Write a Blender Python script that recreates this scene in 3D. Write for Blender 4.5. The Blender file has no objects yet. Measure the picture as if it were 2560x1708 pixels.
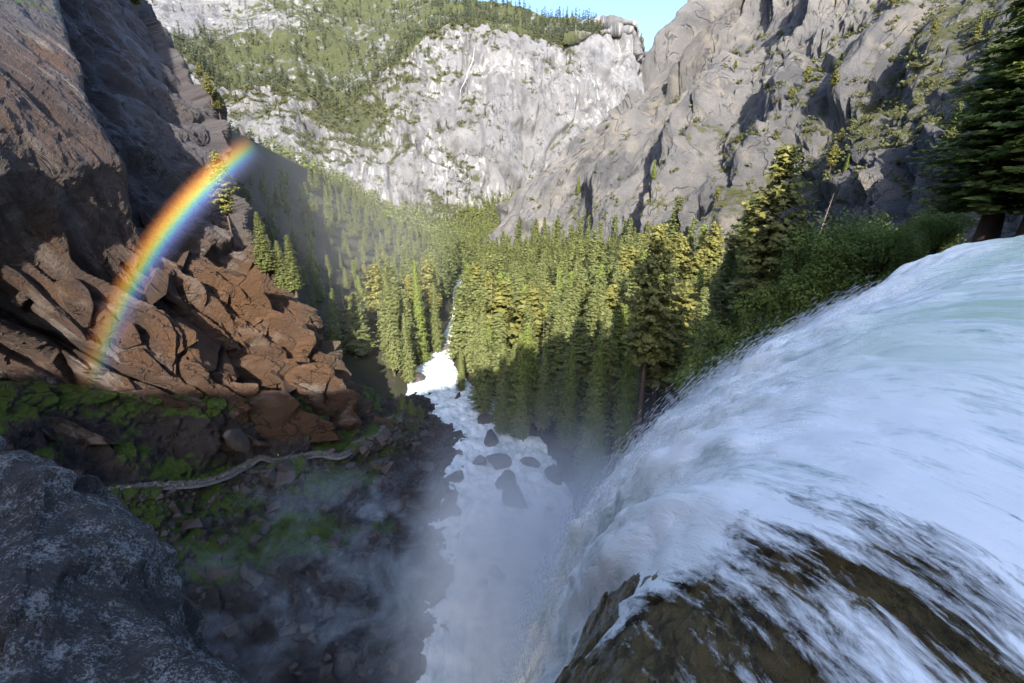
import bpy, math, random
import numpy as np

# ------------------------------------------------------------------ camera, sky, sun, exposure
S = bpy.context.scene
COL = S.collection
PITCH = math.radians(19.0)
cam_d = bpy.data.cameras.new('camera'); cam_d.sensor_width = 36; cam_d.lens = 16
cam_d.clip_start = 0.05; cam_d.clip_end = 20000
cam = bpy.data.objects.new('camera', cam_d); COL.objects.link(cam)
cam.rotation_euler = (math.pi/2 - PITCH, 0, 0)
S.camera = cam
SUNDIR = np.array([-.021, .872, -.4895]); SUNDIR /= np.linalg.norm(SUNDIR)      # direction the light travels
SUN_EL = math.asin(-SUNDIR[2]); SUN_AZ = math.atan2(-SUNDIR[0], -SUNDIR[1])     # compass angle from +Y towards +X
W = bpy.data.worlds.new('World'); S.world = W; W.use_nodes = True
wn = W.node_tree.nodes; wl = W.node_tree.links
sky = wn.new('ShaderNodeTexSky'); sky.sky_type = 'NISHITA'; sky.sun_disc = False
sky.sun_elevation = SUN_EL; sky.sun_rotation = SUN_AZ
sky.altitude = 1500; sky.air_density = 1.0; sky.dust_density = 10.0; sky.ozone_density = 5.0
wl.new(sky.outputs[0], wn['Background'].inputs[0]); wn['Background'].inputs[1].default_value = 0.15
sun_d = bpy.data.lights.new('sun', 'SUN'); sun_d.energy = 4.2; sun_d.angle = math.radians(.53); sun_d.color = (1, .94, .84)
sun = bpy.data.objects.new('sun', sun_d); COL.objects.link(sun)
from mathutils import Vector
sun.rotation_euler = Vector(SUNDIR).to_track_quat('-Z', 'Y').to_euler()
S.view_settings.view_transform = 'Standard'; S.view_settings.look = 'None'
S.view_settings.exposure = 1.8; S.view_settings.gamma = 1
S.render.engine = 'CYCLES'
cy = S.cycles
cy.use_denoising = True; cy.max_bounces = 4; cy.diffuse_bounces = 2; cy.glossy_bounces = 2; cy.transmission_bounces = 2
cy.volume_bounces = 1; cy.transparent_max_bounces = 16; cy.caustics_reflective = False; cy.caustics_refractive = False
cy.volume_max_steps = 256; cy.use_adaptive_sampling = True

# ------------------------------------------------------------------ photo pixels (2560 wide) to directions and points
F = 16/36*2560; CP, SP = math.cos(PITCH), math.sin(PITCH)
def ray(px, py):
    lat = (px-1280)/F; up = (854-py)/F
    return np.array([lat, CP+up*SP, up*CP-SP])
def P(px, py, t): return ray(px, py)*t                 # t: distance along the lens axis in metres
def Pz(px, py, z): r = ray(px, py); return r*(z/r[2])  # where that ray meets the level z
def proj(p):
    p = np.asarray(p, float); d = p[..., 1]*CP-p[..., 2]*SP; u = p[..., 1]*SP+p[..., 2]*CP
    return 1280+p[..., 0]/d*F, 854-u/d*F, d

# ------------------------------------------------------------------ noise
_rs = np.random.RandomState(7)
_T = _rs.rand(64, 64, 64).astype(np.float32)
_T2 = _rs.rand(64, 64, 64, 4).astype(np.float32)
def vnoise(p):
    p = np.asarray(p, np.float64); i = np.floor(p).astype(np.int64); f = p-i; f = f*f*f*(f*(f*6-15)+10); i &= 63; j = (i+1) & 63
    x0, y0, z0 = i.T; x1, y1, z1 = j.T; fx, fy, fz = f.T
    a = _T[x0, y0, z0]*(1-fx)+_T[x1, y0, z0]*fx; b = _T[x0, y1, z0]*(1-fx)+_T[x1, y1, z0]*fx
    c = _T[x0, y0, z1]*(1-fx)+_T[x1, y0, z1]*fx; d = _T[x0, y1, z1]*(1-fx)+_T[x1, y1, z1]*fx
    return ((a*(1-fy)+b*fy)*(1-fz)+(c*(1-fy)+d*fy)*fz)*2-1
def fbm(p, o=5, g=.5, l=2.03):
    p = np.asarray(p, float); s = 0; a = 1; n = 0
    for k in range(o):
        s = s+a*vnoise(p+k*17.3); n += a; a *= g; p = p*l
    return s/n
def ridged(p, o=4):
    p = np.asarray(p, float); s = 0; a = 1; n = 0
    for k in range(o):
        s = s+a*(1-np.abs(vnoise(p+k*11.7))*2); n += a; a *= .5; p = p*2.1
    return s/n
def worley(p):
    """nearest cell: distance, second distance, offset from cell centre, cell random (4)"""
    p = np.asarray(p, float); i = np.floor(p).astype(np.int64); n = len(p)
    d1 = np.full(n, 9.); d2 = np.full(n, 9.); off = np.zeros((n, 3)); rnd = np.zeros((n, 4))
    for dx in (-1, 0, 1):
        for dy in (-1, 0, 1):
            for dz in (-1, 0, 1):
                c = i+np.array([dx, dy, dz]); k = c & 63; r = _T2[k[:, 0], k[:, 1], k[:, 2]]
                o = p-(c+.15+.7*r[:, :3]); d = np.sqrt((o*o).sum(1)); m = d < d1
                d2 = np.where(m, d1, np.minimum(d2, d)); d1 = np.where(m, d, d1); off[m] = o[m]; rnd[m] = r[m]
                rnd[m, :3] = _T2[k[m, 2], k[m, 0], k[m, 1], 1:4]; rnd[m, 3] = r[m, 3]
    return d1, d2, off, rnd
def facets(p, tilt=1., bias=None, k=34.):
    """blocky fracture relief: each cell is a tilted plane at its own height, with a narrow blend where cells meet"""
    p = np.asarray(p, np.float32); i = np.floor(p).astype(np.int32); fr = p-i; num = np.zeros(len(p), np.float32); den = np.zeros(len(p), np.float32)+1e-12
    i &= 63; bias = np.zeros(3, np.float32) if bias is None else np.asarray(bias, np.float32)
    for dx in (-1, 0, 1):
        for dy in (-1, 0, 1):
            for dz in (-1, 0, 1):
                c = np.array([dx, dy, dz]); kk = (i+c) & 63; r = _T2[kk[:, 0], kk[:, 1], kk[:, 2]]
                o = fr-(c.astype(np.float32)+.15+.7*r[:, :3]); d = np.sqrt((o*o).sum(1)); w = np.exp(-k*d)
                r3 = r[:, [3, 0, 1]]
                h = (r[:, 3]-.5)*1.2+((r3-.5)*o).sum(1)*2*tilt+o@bias
                num += w*h; den += w
    return num/den, None

# ------------------------------------------------------------------ mesh helpers
def cr(pts, n):
    """Catmull-Rom through pts (k, ...) to n samples along axis 0"""
    pts = np.asarray(pts, float); k = len(pts)
    e = np.concatenate([[2*pts[0]-pts[1]], pts, [2*pts[-1]-pts[-2]]])
    u = np.linspace(0, k-1, n); i = np.minimum(u.astype(int), k-2); f = (u-i).reshape((-1,)+(1,)*(pts.ndim-1))
    a, b, c, d = e[i], e[i+1], e[i+2], e[i+3]
    return .5*(2*b+(c-a)*f+(2*a-5*b+4*c-d)*f*f+(3*b-a-3*c+d)*f**3)
def loft(rows, nv, nu):
    g = cr(np.array(rows, float), nv); return cr(g.transpose(1, 0, 2), nu).transpose(1, 0, 2)
def gnormals(g):
    n = np.cross(np.gradient(g, axis=1), np.gradient(g, axis=0)); n /= np.linalg.norm(n, axis=2)[..., None]+1e-9
    return n
def quads(nv, nu):
    i = np.arange(nv*nu).reshape(nv, nu)
    return np.stack([i[:-1, :-1], i[:-1, 1:], i[1:, 1:], i[1:, :-1]], -1).reshape(-1, 4)
def mesh(name, v, f, mats=(), smooth=True, mi=None):
    v = np.asarray(v, np.float32).reshape(-1, 3); f = np.asarray(f, np.int32); k = f.shape[1]
    m = bpy.data.meshes.new(name); m.vertices.add(len(v)); m.vertices.foreach_set('co', v.ravel())
    m.loops.add(f.size); m.loops.foreach_set('vertex_index', f.ravel())
    m.polygons.add(len(f)); m.polygons.foreach_set('loop_start', np.arange(0, f.size, k, dtype=np.int32))
    m.polygons.foreach_set('use_smooth', np.full(len(f), smooth))
    for x in mats: m.materials.append(x)
    if mi is not None: m.polygons.foreach_set('material_index', np.asarray(mi, np.int32))
    m.update(calc_edges=True); m.validate()
    return m
def attr(m, name, val):
    a = m.attributes.new(name, 'FLOAT', 'POINT'); a.data.foreach_set('value', np.asarray(val, np.float32).ravel())
def vattr(m, name, val):
    a = m.attributes.new(name, 'FLOAT_VECTOR', 'POINT'); a.data.foreach_set('vector', np.asarray(val, np.float32).ravel())
def obj(name, data, parent=None, label=None, cat=None, group=None, kind=None, loc=None):
    o = bpy.data.objects.new(name, data); COL.objects.link(o)
    if parent: o.parent = parent
    if label: o['label'] = label
    if cat: o['category'] = cat
    if group: o['group'] = group
    if kind: o['kind'] = kind
    if loc is not None: o.location = loc
    return o

# ------------------------------------------------------------------ materials
class M:
    def __init__(s, name):
        s.m = bpy.data.materials.new(name); s.m.use_nodes = True; s.t = s.m.node_tree; s.n = s.t.nodes; s.l = s.t.links
        s.b = s.n['Principled BSDF']; s.out = s.n['Material Output']; s.b.inputs['Specular IOR Level'].default_value = .3
    def new(s, kind, **kw):
        n = s.n.new('ShaderNode'+kind)
        for k, v in kw.items(): setattr(n, k, v)
        return n
    def put(s, sock, v):
        if hasattr(v, 'links'): s.l.new(v, sock)
        else: sock.default_value = (tuple(v)+(1,) if isinstance(v, (tuple, list)) and len(v) == 3 and len(sock.default_value) == 4 else v)
    def pos(s): return s.new('NewGeometry').outputs['Position']
    def vec(s, src, scale, rot=(0, 0, 0)):
        n = s.new('Mapping'); s.put(n.inputs['Vector'], src); n.inputs['Scale'].default_value = scale; n.inputs['Rotation'].default_value = rot
        return n.outputs[0]
    def noise(s, v, scale=1., detail=6, rough=.55, dist=0.):
        n = s.new('TexNoise'); s.put(n.inputs['Vector'], v); n.inputs['Scale'].default_value = scale; n.inputs['Detail'].default_value = detail
        n.inputs['Roughness'].default_value = rough; n.inputs['Distortion'].default_value = dist; return n.outputs['Fac']
    def voro(s, v, scale=1., feat='F1', out='Distance'):
        n = s.new('TexVoronoi', feature=feat); s.put(n.inputs['Vector'], v); n.inputs['Scale'].default_value = scale; return n.outputs[out]
    def ramp(s, x, stops, interp='LINEAR'):
        n = s.new('ValToRGB'); s.put(n.inputs[0], x); e = n.color_ramp; e.interpolation = interp
        while len(e.elements) < len(stops): e.elements.new(.5)
        for el, (p, c) in zip(e.elements, stops):
            el.position = p; el.color = (c, c, c, 1) if isinstance(c, (int, float)) else tuple(c)+(1,)
        return n.outputs[0]
    def rng(s, x, a, b, c=0., d=1.):
        n = s.new('MapRange'); s.put(n.inputs[0], x)
        for k, v in zip((1, 2, 3, 4), (a, b, c, d)): n.inputs[k].default_value = v
        return n.outputs[0]
    def math(s, op, a, b=0.):
        n = s.new('Math', operation=op); s.put(n.inputs[0], a); s.put(n.inputs[1], b); return n.outputs[0]
    def mix(s, f, a, b, blend='MIX'):
        n = s.new('Mix', data_type='RGBA', blend_type=blend); s.put(n.inputs[0], f); s.put(n.inputs[6], a); s.put(n.inputs[7], b); return n.outputs[2]
    def attr(s, name): return s.new('Attribute', attribute_name=name).outputs['Fac']
    def bump(s, h, strength=.5, dist=1.):
        n = s.new('Bump'); s.put(n.inputs['Height'], h); n.inputs['Strength'].default_value = strength; n.inputs['Distance'].default_value = dist
        s.l.new(n.outputs[0], s.b.inputs['Normal']); return n
    def color(s, c, rough=.85): s.put(s.b.inputs['Base Color'], c); s.put(s.b.inputs['Roughness'], rough); return s.m

def rock(name, c_dark, c_mid, c_light, size, streak=None, stain=(.05, .045, .04), rough=.85, veg=None, bump=.6, white=None, rust=None):
    """granite: blotches, vertical water streaks, cracks, optional moss or scrub from the 'veg' attribute; size = feature size in metres"""
    k = M(name); p = k.pos()
    n1 = k.noise(p, 1/size, 8, .6, .6); n2 = k.noise(p, 9/size, 6, .7)
    c = k.mix(k.rng(n1, .3, .7), c_dark, c_light); c = k.mix(k.rng(n2, .3, .72, 0, .8), c, c_mid)
    st = streak or (1, 1, .07)
    sa = k.new('Attribute', attribute_name='streak').outputs['Vector'] if streak == 'attr' else None
    sv = k.vec(sa, (3.2/size,)*3) if sa else k.vec(p, tuple(x*3.2/size for x in st)); s1 = k.noise(sv, 1., 5, .62, .3)
    sm = k.math('MULTIPLY', k.rng(s1, .48, .60), k.rng(k.noise(p, .7/size, 3), .40, .58))
    c = k.mix(k.math('MULTIPLY', sm, .8), c, stain)
    if white:
        s2 = k.noise(k.vec(sa, (4/size,)*3) if sa else k.vec(p, tuple(x*2.3/size for x in st)), 1.7, 5, .6, .3)
        c = k.mix(k.math('MULTIPLY', k.rng(s2, .52, .62), k.rng(k.noise(p, .55/size, 4), .45, .56)), c, white)
    if rust:
        c = k.mix(k.math('MULTIPLY', k.rng(k.noise(p, .9/size, 5, .6, 1.), .52, .7), .75), c, rust)
    if name == 'wet_brown_granite':
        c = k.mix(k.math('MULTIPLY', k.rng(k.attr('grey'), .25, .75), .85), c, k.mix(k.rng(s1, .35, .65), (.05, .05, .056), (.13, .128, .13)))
        c = k.mix(k.math('MULTIPLY', k.attr('orange'), k.rng(n1, .3, .65, .25, .85)), c, (.13, .066, .028))
        c = k.mix(k.math('MULTIPLY', k.attr('rib'), k.rng(n2, .3, .6, .4, .95)), c, (.115, .098, .07))
        c = k.mix(k.rng(k.voro(p, 1.5), .05, .09, .5, 0), c, (.34, .31, .28))
    jn = k.math('ABSOLUTE', k.math('SUBTRACT', k.noise(sv, 2.6, 3, .5, .4), .5)); jm = k.math('MULTIPLY', k.rng(jn, .0, .022, 1, 0), k.rng(k.noise(p, 2/size, 3), .45, .58)); c = k.mix(k.math('MULTIPLY', jm, .8), c, stain)
    n4 = k.noise(p, 45/size, 5, .8); c = k.mix(k.rng(n4, .4, .62, 0, .6), c, c_dark); c = k.mix(k.rng(n4, .5, .3, 0, .35), c, c_light)
    h = k.math('SUBTRACT', k.math('ADD', k.math('MULTIPLY', n2, .6), k.math('ADD', n4, k.math('MULTIPLY', s1, .8))), jm)
    if veg:
        vm = k.rng(k.math('ADD', k.attr('veg'), k.math('MULTIPLY', k.math('SUBTRACT', k.noise(p, veg[2], 7, .7), .5), 1.6)), .42, .58)
        vc = k.mix(k.noise(p, veg[2]*3, 5, .7), veg[0], veg[1]); c = k.mix(vm, c, vc)
    k.bump(h, bump, size*.09)
    return k.color(c, rough)

M_FAR = rock('granite_far_wall', (.14, .14, .15), (.215, .21, .212), (.32, .312, .30), 110, streak='attr', stain=(.055, .055, .06), white=(.46, .45, .43), veg=((.045, .055, .022), (.095, .10, .038), 1/28), bump=.9)
M_RIGHT = rock('granite_right_wall', (.085, .085, .092), (.15, .146, .142), (.27, .25, .225), 36, streak='attr', stain=(.05, .05, .055), rust=(.34, .29, .22), veg=((.05, .06, .02), (.11, .105, .035), 1/9), bump=1.)
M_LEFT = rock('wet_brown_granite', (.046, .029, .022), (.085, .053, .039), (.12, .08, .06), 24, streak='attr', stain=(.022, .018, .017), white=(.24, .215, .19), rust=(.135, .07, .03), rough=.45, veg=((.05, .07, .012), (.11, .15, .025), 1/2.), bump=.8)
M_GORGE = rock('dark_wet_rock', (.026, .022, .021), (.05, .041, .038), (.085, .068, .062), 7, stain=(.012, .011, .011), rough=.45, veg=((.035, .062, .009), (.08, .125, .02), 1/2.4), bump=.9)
M_NEAR = rock('lichen_granite', (.06, .055, .05), (.11, .10, .09), (.17, .155, .14), 1.2, rust=(.10, .06, .034), bump=1.)
M_BOULDER = rock('boulder_granite', (.045, .037, .035), (.085, .07, .065), (.14, .118, .11), 3, rough=.5, bump=.8)
M_SOIL = rock('forest_floor', (.04, .032, .022), (.06, .05, .033), (.085, .07, .045), 12, veg=((.03, .045, .012), (.06, .07, .02), 1/4), bump=.8)

def add_lichen(m):
    t = m.node_tree; b = t.nodes['Principled BSDF']; k = M.__new__(M); k.m = m; k.t = t; k.n = t.nodes; k.l = t.links; k.b = b
    src = b.inputs['Base Color'].links[0].from_socket; p = k.pos()
    w = k.noise(p, 30, 6, .85, 0.); big = k.noise(p, 2.6, 6, .75)
    f = k.rng(k.math('ADD', w, k.math('MULTIPLY', k.math('SUBTRACT', big, .5), .8)), .53, .61)
    c = k.mix(f, src, (.46, .46, .44))
    w2 = k.noise(p, 30, 6, .7); c = k.mix(k.rng(w2, .62, .68, 0, .8), c, (.03, .028, .026))
    t.links.new(c, b.inputs['Base Color'])
add_lichen(M_NEAR)

def foliage(name, a, b, c, trans=.42):
    a, b, c = [tuple(min(1, x*g) for x, g in zip(t, (1.45, 1.45, 1.95))) for t in (a, b, c)]
    k = M(name); oi = k.new('ObjectInfo').outputs['Random']; t = k.attr('tint')
    base = k.mix(t, a, b); base = k.mix(k.math('MULTIPLY', oi, .75), base, c)
    k.put(k.b.inputs['Base Color'], base); k.b.inputs['Roughness'].default_value = .6
    tr = k.new('BsdfTranslucent'); k.put(tr.inputs[0], base); mx = k.new('MixShader'); mx.inputs[0].default_value = trans
    k.l.new(k.b.outputs[0], mx.inputs[1]); k.l.new(tr.outputs[0], mx.inputs[2]); k.l.new(mx.outputs[0], k.out.inputs[0])
    return k.m
F_FIR = foliage('fir_needles', (.055, .075, .02), (.15, .155, .04), (.14, .155, .045))
F_CEDAR = foliage('cedar_sprays', (.06, .09, .016), (.17, .18, .035), (.13, .165, .028))
F_PINE = foliage('pine_needles', (.07, .08, .016), (.20, .185, .042), (.16, .155, .036))
F_LEAF = foliage('broad_leaves', (.055, .095, .014), (.17, .20, .036), (.14, .17, .024))
F_SCRUB = foliage('scrub_leaves', (.045, .06, .018), (.12, .13, .04), (.12, .11, .035))
F_FAR = foliage('far_needles', (.024, .034, .014), (.06, .068, .028), (.05, .058, .026), .2)
def bark(name, a, b):
    k = M(name); n = k.noise(k.vec(k.new('TexCoord').outputs['Object'], (30, 30, 4)), 3, 5, .7); k.bump(n, .6, .1)
    return k.color(k.mix(n, a, b), .9)
B_BROWN = bark('brown_bark', (.04, .028, .02), (.13, .085, .06))
B_GREY = bark('dead_grey_wood', (.10, .085, .075), (.26, .22, .19))

# ------------------------------------------------------------------ river course (x, y, z, half width)
RIV = np.array([(12, 44, -95.5, 18), (0, 67, -95.5, 18), (-1, 90, -96, 20), (0, 112, -96.4, 20), (-5, 137, -97, 20), (-13, 165, -98, 17), (-27, 195, -99.5, 15), (-40, 222, -101, 14),
                (-46, 255, -103, 9), (-46, 290, -105, 6), (-45, 350, -107.5, 6), (-48, 410, -110.5, 5.5), (-57, 470, -113, 5), (-63, 530, -115.5, 5), (-60, 620, -121, 7), (-30, 760, -133, 7), (20, 1000, -160, 8)], float)
RD = cr(RIV, 400)
def river_at(xy):
    """distance to the river axis and index of the nearest axis sample"""
    best = np.full(len(xy), 1e9); idx = np.zeros(len(xy), int)
    for s in range(0, len(xy), 20000):
        d = np.linalg.norm(xy[s:s+20000, None, :]-RD[None, :, :2], axis=2); idx[s:s+20000] = d.argmin(1); best[s:s+20000] = d.min(1)
    return best, idx

# ------------------------------------------------------------------ valley ground: thin-plate height field through known points
CPTS = np.array([(-20, 60, -104), (-60, 80, -106), (-80, 130, -108), (-110, 90, -108), (-60, 170, -102), (40, 45, -97), (30, 75, -95), (24, 110, -95), (28, 140, -95), (12, 160, -97), (46, 80, -50), (56, 82, -22), (66, 74, -8), (80, 62, -2), (95, 85, 2), (130, 60, 20), (42, 112, -66), (75, 110, -35), (50, 160, -90), (80, 160, -62), (110, 155, -32),
    (95, 215, -74), (140, 232, -36), (40, 220, -98), (70, 270, -95), (110, 300, -82), (0, 260, -101), (148, 352, -52), (0, 350, -104), (70, 400, -100), (105, 400, -84), (122, 489, -58), (-10, 500, -110), (60, 520, -106), (75, 651, -82), (20, 650, -112), (-5, 815, -106), (190, 300, -10), (200, 500, 10), (150, 800, -20),
    (-75, 205, -90), (-66, 240, -98), (-95, 235, -66), (-130, 260, -25), (-170, 300, 15), (-75, 300, -99), (-120, 330, -66), (-190, 380, 10), (-78, 420, -103), (-130, 460, -75), (-220, 500, 20), (-110, 620, -105), (-260, 700, 10), (-100, 850, -128), (-330, 950, 0), (-600, 1150, 10),
    (-590, 1215, -5), (-420, 1250, -50), (-300, 1300, -84), (-150, 1365, -40), (30, 1445, -36), (-200, 1050, -135), (0, 1150, -120), (150, 1250, -60), (-420, 1050, -60), (250, 1500, 0), (300, 1100, 30)], float)
def tps_fit(c):
    n = len(c); d = np.linalg.norm(c[:, None, :2]-c[None, :, :2], axis=2)
    A = np.zeros((n+3, n+3)); A[:n, :n] = d*d*np.log(d+1e-9); A[:n, n] = 1; A[:n, n+1:] = c[:, :2]; A[n:, :n] = A[:n, n:].T
    A[:n, :n] += np.eye(n)*2.
    return np.linalg.solve(A, np.concatenate([c[:, 2], [0, 0, 0]]))
CS = CPTS/np.array([100, 100, 1]); WT = tps_fit(CS)
def ground(xy):
    xy = np.asarray(xy, float).reshape(-1, 2); q = xy/100; out = np.zeros(len(q))
    for s in range(0, len(q), 20000):
        d = np.linalg.norm(q[s:s+20000, None]-CS[None, :, :2], axis=2); out[s:s+20000] = (d*d*np.log(d+1e-9))@WT[:-3]+WT[-3]+q[s:s+20000]@WT[-2:]
    d, i = river_at(xy); w = RD[i, 3]; zr = RD[i, 2]
    k = np.clip((d-w*.85)/(w*.35+5), 0, 1); k = k*k*(3-2*k)
    out = (zr-2.2)*(1-k)+np.maximum(out, zr+.6)*k
    p3 = np.concatenate([xy, out[:, None]], 1)
    return out+fbm(p3/22, 4)*3*k+fbm(p3/4, 3)*.7*k
ys = np.concatenate([np.linspace(40, 300, 120), np.linspace(302, 1560, 130)]); us = np.linspace(-1, 1, 200)
gx = np.sign(us)*np.abs(us)**1.6
G = np.zeros((len(ys), len(us), 3)); G[..., 1] = ys[:, None]
G[..., 0] = (-45+gx*(160+ys[:, None]*.42)); G[..., 2] = ground(G[..., :2].reshape(-1, 2)).reshape(len(ys), -1)
vm = mesh('valley_floor', G, quads(*G.shape[:2]), [M_SOIL]); attr(vm, 'veg', np.full(G.shape[0]*G.shape[1], .45))
obj('valley_floor', vm, kind='structure')

# ------------------------------------------------------------------ far wall and the wooded slope above it
FC = [ # px, base(py,t), brink(py,t), top(py,t)
 (330, (600, 1150), (120, 1260), (-190, 2150)), (470, (560, 1150), (150, 1260), (-170, 2150)), (560, (520, 1150), (200, 1270), (-150, 2100)), (700, (470, 1150), (192, 1290), (-120, 2100)), (850, (520, 1200), (235, 1330), (-80, 2100)),
 (1000, (555, 1250), (150, 1410), (-30, 2050)), (1130, (520, 1280), (66, 1440), (12, 1900)), (1250, (500, 1330), (72, 1455), (34, 1750)), (1400, (520, 1400), (100, 1510), (58, 1700)), (1500, (520, 1450), (84, 1580), (66, 1680)), (1580, (500, 1500), (80, 1620), (70, 1680)),
 (1600, (500, 1560), (150, 1680), (130, 1730)), (1660, (500, 1650), (190, 1850), (178, 1950)), (1800, (500, 1750), (220, 2000), (200, 2100))]
rows = []
for f in (-.12, 0, .25, .5, .75, .92, 1.):
    rows.append([P(x, b[0]+(k[0]-b[0])*f, b[1]+(k[1]-b[1])*f**1.5 if f > 0 else b[1]*(1+f*.3)) for x, b, k, t in FC])
for f in (.12, .4, .7, 1.):
    rows.append([P(x, k[0]+(t[0]-k[0])*f, k[1]+(t[1]-k[1])*f**1.3) for x, b, k, t in FC])
rows.append([np.array(r)+(0, 500, -40) for r in rows[-1]])
nv, nu = 340, 520
g = loft(rows, nv, nu); n = gnormals(g); n = n*np.sign((n*(-g)).sum(2))[..., None]
q = g.reshape(-1, 3); vv = np.repeat(np.linspace(0, 1, nv), nu)
wallm = np.clip(1-(vv-.52)*14, 0, 1)
h1, e1 = facets(q*np.array([1/80, 1/80, 1/330]), .9); h2, e2 = facets(q*np.array([1/30, 1/30, 1/130])+5, .9)
disp = fbm(q/260, 4)*50+h1*30*(.35+.65*wallm)+h2*6+ridged(q*np.array([1/26, 1/26, 1/260]), 3)*4*wallm+fbm(q/18, 4)*1.6
disp -= 26*np.clip(1-np.abs(fbm(q*np.array([1/150, 1/150, 1/600])+3.3, 2))*9, 0, 1)*wallm
gd = (q+n.reshape(-1, 3)*disp[:, None]).reshape(nv, nu, 3)
nz = gnormals(gd); nz = nz*np.sign((nz*(-gd)).sum(2))[..., None]
slope = np.abs(nz[..., 2]).ravel()
px_, py_, _ = proj(gd.reshape(-1, 3))
gully = np.exp(-((px_-900-(py_-300)*.35)/130)**2)*np.clip((420-py_)/120, 0, 1)
bare = np.clip((120-py_)/60, 0, 1)*np.clip((800-px_)/250, 0, 1)
veg = np.where(wallm > .5, .12+slope*.45+gully*.42, .66-bare*.4-.25*np.clip((px_-1050)/150, 0, 1)*np.clip((vv-.5)*4, 0, 1)*0)
veg = veg+fbm(q/110, 3)*.22-.5*np.clip((px_-1420)/120, 0, 1)
fm = mesh('far_cliff', gd, quads(nv, nu), [M_FAR]); attr(fm, 'veg', veg); vattr(fm, 'streak', q*np.array([1, 1, .07])+fbm(q/80, 2)[:, None]*8)
obj('far_cliff', fm, kind='structure'); FAR = gd; FARVEG = veg.reshape(nv, nu); FARWALL = wallm.reshape(nv, nu)

# ------------------------------------------------------------------ right wall
RC = [[(1255, 640, 830), (1310, 513, 790), (1386, 424, 770), (1510, 308, 745), (1605, 237, 720), (1690, 150, 700), (1765, 55, 690), (1820, -20, 690), (1920, -150, 700)],
      [(1380, 650, 640), (1450, 520, 650), (1530, 420, 650), (1620, 320, 645), (1695, 240, 640), (1770, 160, 640), (1845, 70, 640), (1910, -20, 650), (2010, -150, 670)],
      [(1560, 660, 465), (1620, 540, 475), (1700, 420, 485), (1770, 320, 490), (1840, 230, 500), (1910, 140, 505), (1980, 50, 515), (2050, -40, 530), (2140, -160, 570)],
      [(1740, 690, 335), (1810, 550, 330), (1880, 430, 335), (1950, 340, 340), (2020, 260, 350), (2090, 170, 360), (2170, 80, 375), (2250, -20, 395), (2350, -150, 445)],
      [(1950, 680, 225), (2030, 560, 218), (2090, 460, 218), (2150, 370, 222), (2215, 280, 230), (2290, 190, 242), (2370, 90, 262), (2460, -20, 290), (2560, -150, 340)],
      [(2200, 650, 122), (2270, 560, 122), (2325, 480, 125), (2380, 400, 130), (2450, 310, 137), (2530, 210, 146), (2620, 100, 160), (2720, -30, 185), (2850, -160, 225)],
      [(2480, 620, 76), (2570, 540, 76), (2650, 450, 79), (2730, 360, 84), (2820, 260, 90), (2910, 160, 98), (3000, 60, 110), (3100, -60, 130), (3250, -200, 165)]]
g0 = np.array([[P(*c) for c in col] for col in RC])
back = g0[0]+np.array([60, 190, -30])[None]
g0 = np.concatenate([(back+np.array([120, 200, -60]))[None], back[None], g0, (g0[-1]+np.array([10, -60, 0]))[None]])
top = g0[:, -1]+np.array([60, 90, 40]); g0 = np.concatenate([g0, top[:, None], (top+np.array([150, 200, -20]))[:, None]], 1)
nu, nv = 550, 370
tu = np.concatenate([np.linspace(0, 2, 30, endpoint=False), np.linspace(2, g0.shape[0]-1, 520)])
def cr_at(pts, u):
    k = len(pts); e = np.concatenate([[2*pts[0]-pts[1]], pts, [2*pts[-1]-pts[-2]]]); i = np.minimum(u.astype(int), k-2); f = (u-i).reshape((-1,)+(1,)*(pts.ndim-1))
    a, b, c, d = e[i], e[i+1], e[i+2], e[i+3]; return .5*(2*b+(c-a)*f+(2*a-5*b+4*c-d)*f*f+(3*b-a-3*c+d)*f**3)
g = cr_at(g0, tu); g = cr(g.transpose(1, 0, 2), nv)
n = gnormals(g); n = n*np.sign((n*(-g)).sum(2))[..., None]
q = g.reshape(-1, 3); dist = np.linalg.norm(q, axis=1); sc = np.clip(dist/500, .16, 1.4)
# fracture blocks lie along the slope (up to the right and away)
ax = np.array([.62, -.18, .76]); ax /= np.linalg.norm(ax); al = q@ax
qa = q-ax*al[:, None]*.72
qa = q-ax*al[:, None]*.88
UU = np.broadcast_to(tu[None, :], (nv, nu)).ravel()*200.; VV = np.repeat(np.linspace(0, g0.shape[1]-1, nv), nu)*115.     # across and along the slope, in strips
wr = fbm(q/np.clip(dist, 60, 900)[:, None]*7, 3); D = np.stack([UU+wr*26, VV+UU*.12+wr*20, UU*0+3.3], 1)
h1, _ = facets(D/np.array([85, 300, 50]), 1.1, k=16); h2, _ = facets(D/np.array([32, 120, 30])+4, 1.2, k=16); h3, _ = facets(D/np.array([13, 42, 20])+8, 1.2, k=16); h4, _ = facets(D/np.array([6, 14, 20])+2, 1., k=14)
crk = lambda sx, sy, o, w: np.clip(1-np.abs(fbm(D/np.array([sx, sy, 40])+o, 2))*w, 0, 1)
lower = np.clip((fbm(q/180+2.2, 2)+.25)*3, .25, 1)       # some faces stay smooth and whole, others are broken up
disp = fbm(q/150, 4)*22*sc+dist*(h1*.055+h2*.020*(.4+.6*lower)+h3*.0075*lower+h4*.0024*lower)+fbm(q/3., 3)*.4
disp -= dist*(crk(70, 300, 8.1, 9)*.022+crk(28, 130, 3.1, 8)*.008*lower+crk(12, 50, 5.1, 7)*.003*lower)
gd = (q+n.reshape(-1, 3)*disp[:, None]).reshape(nv, nu, 3)
nz = gnormals(gd); nz = nz*np.sign((nz*(-gd)).sum(2))[..., None]
px_, py_, _ = proj(gd.reshape(-1, 3))
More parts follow.
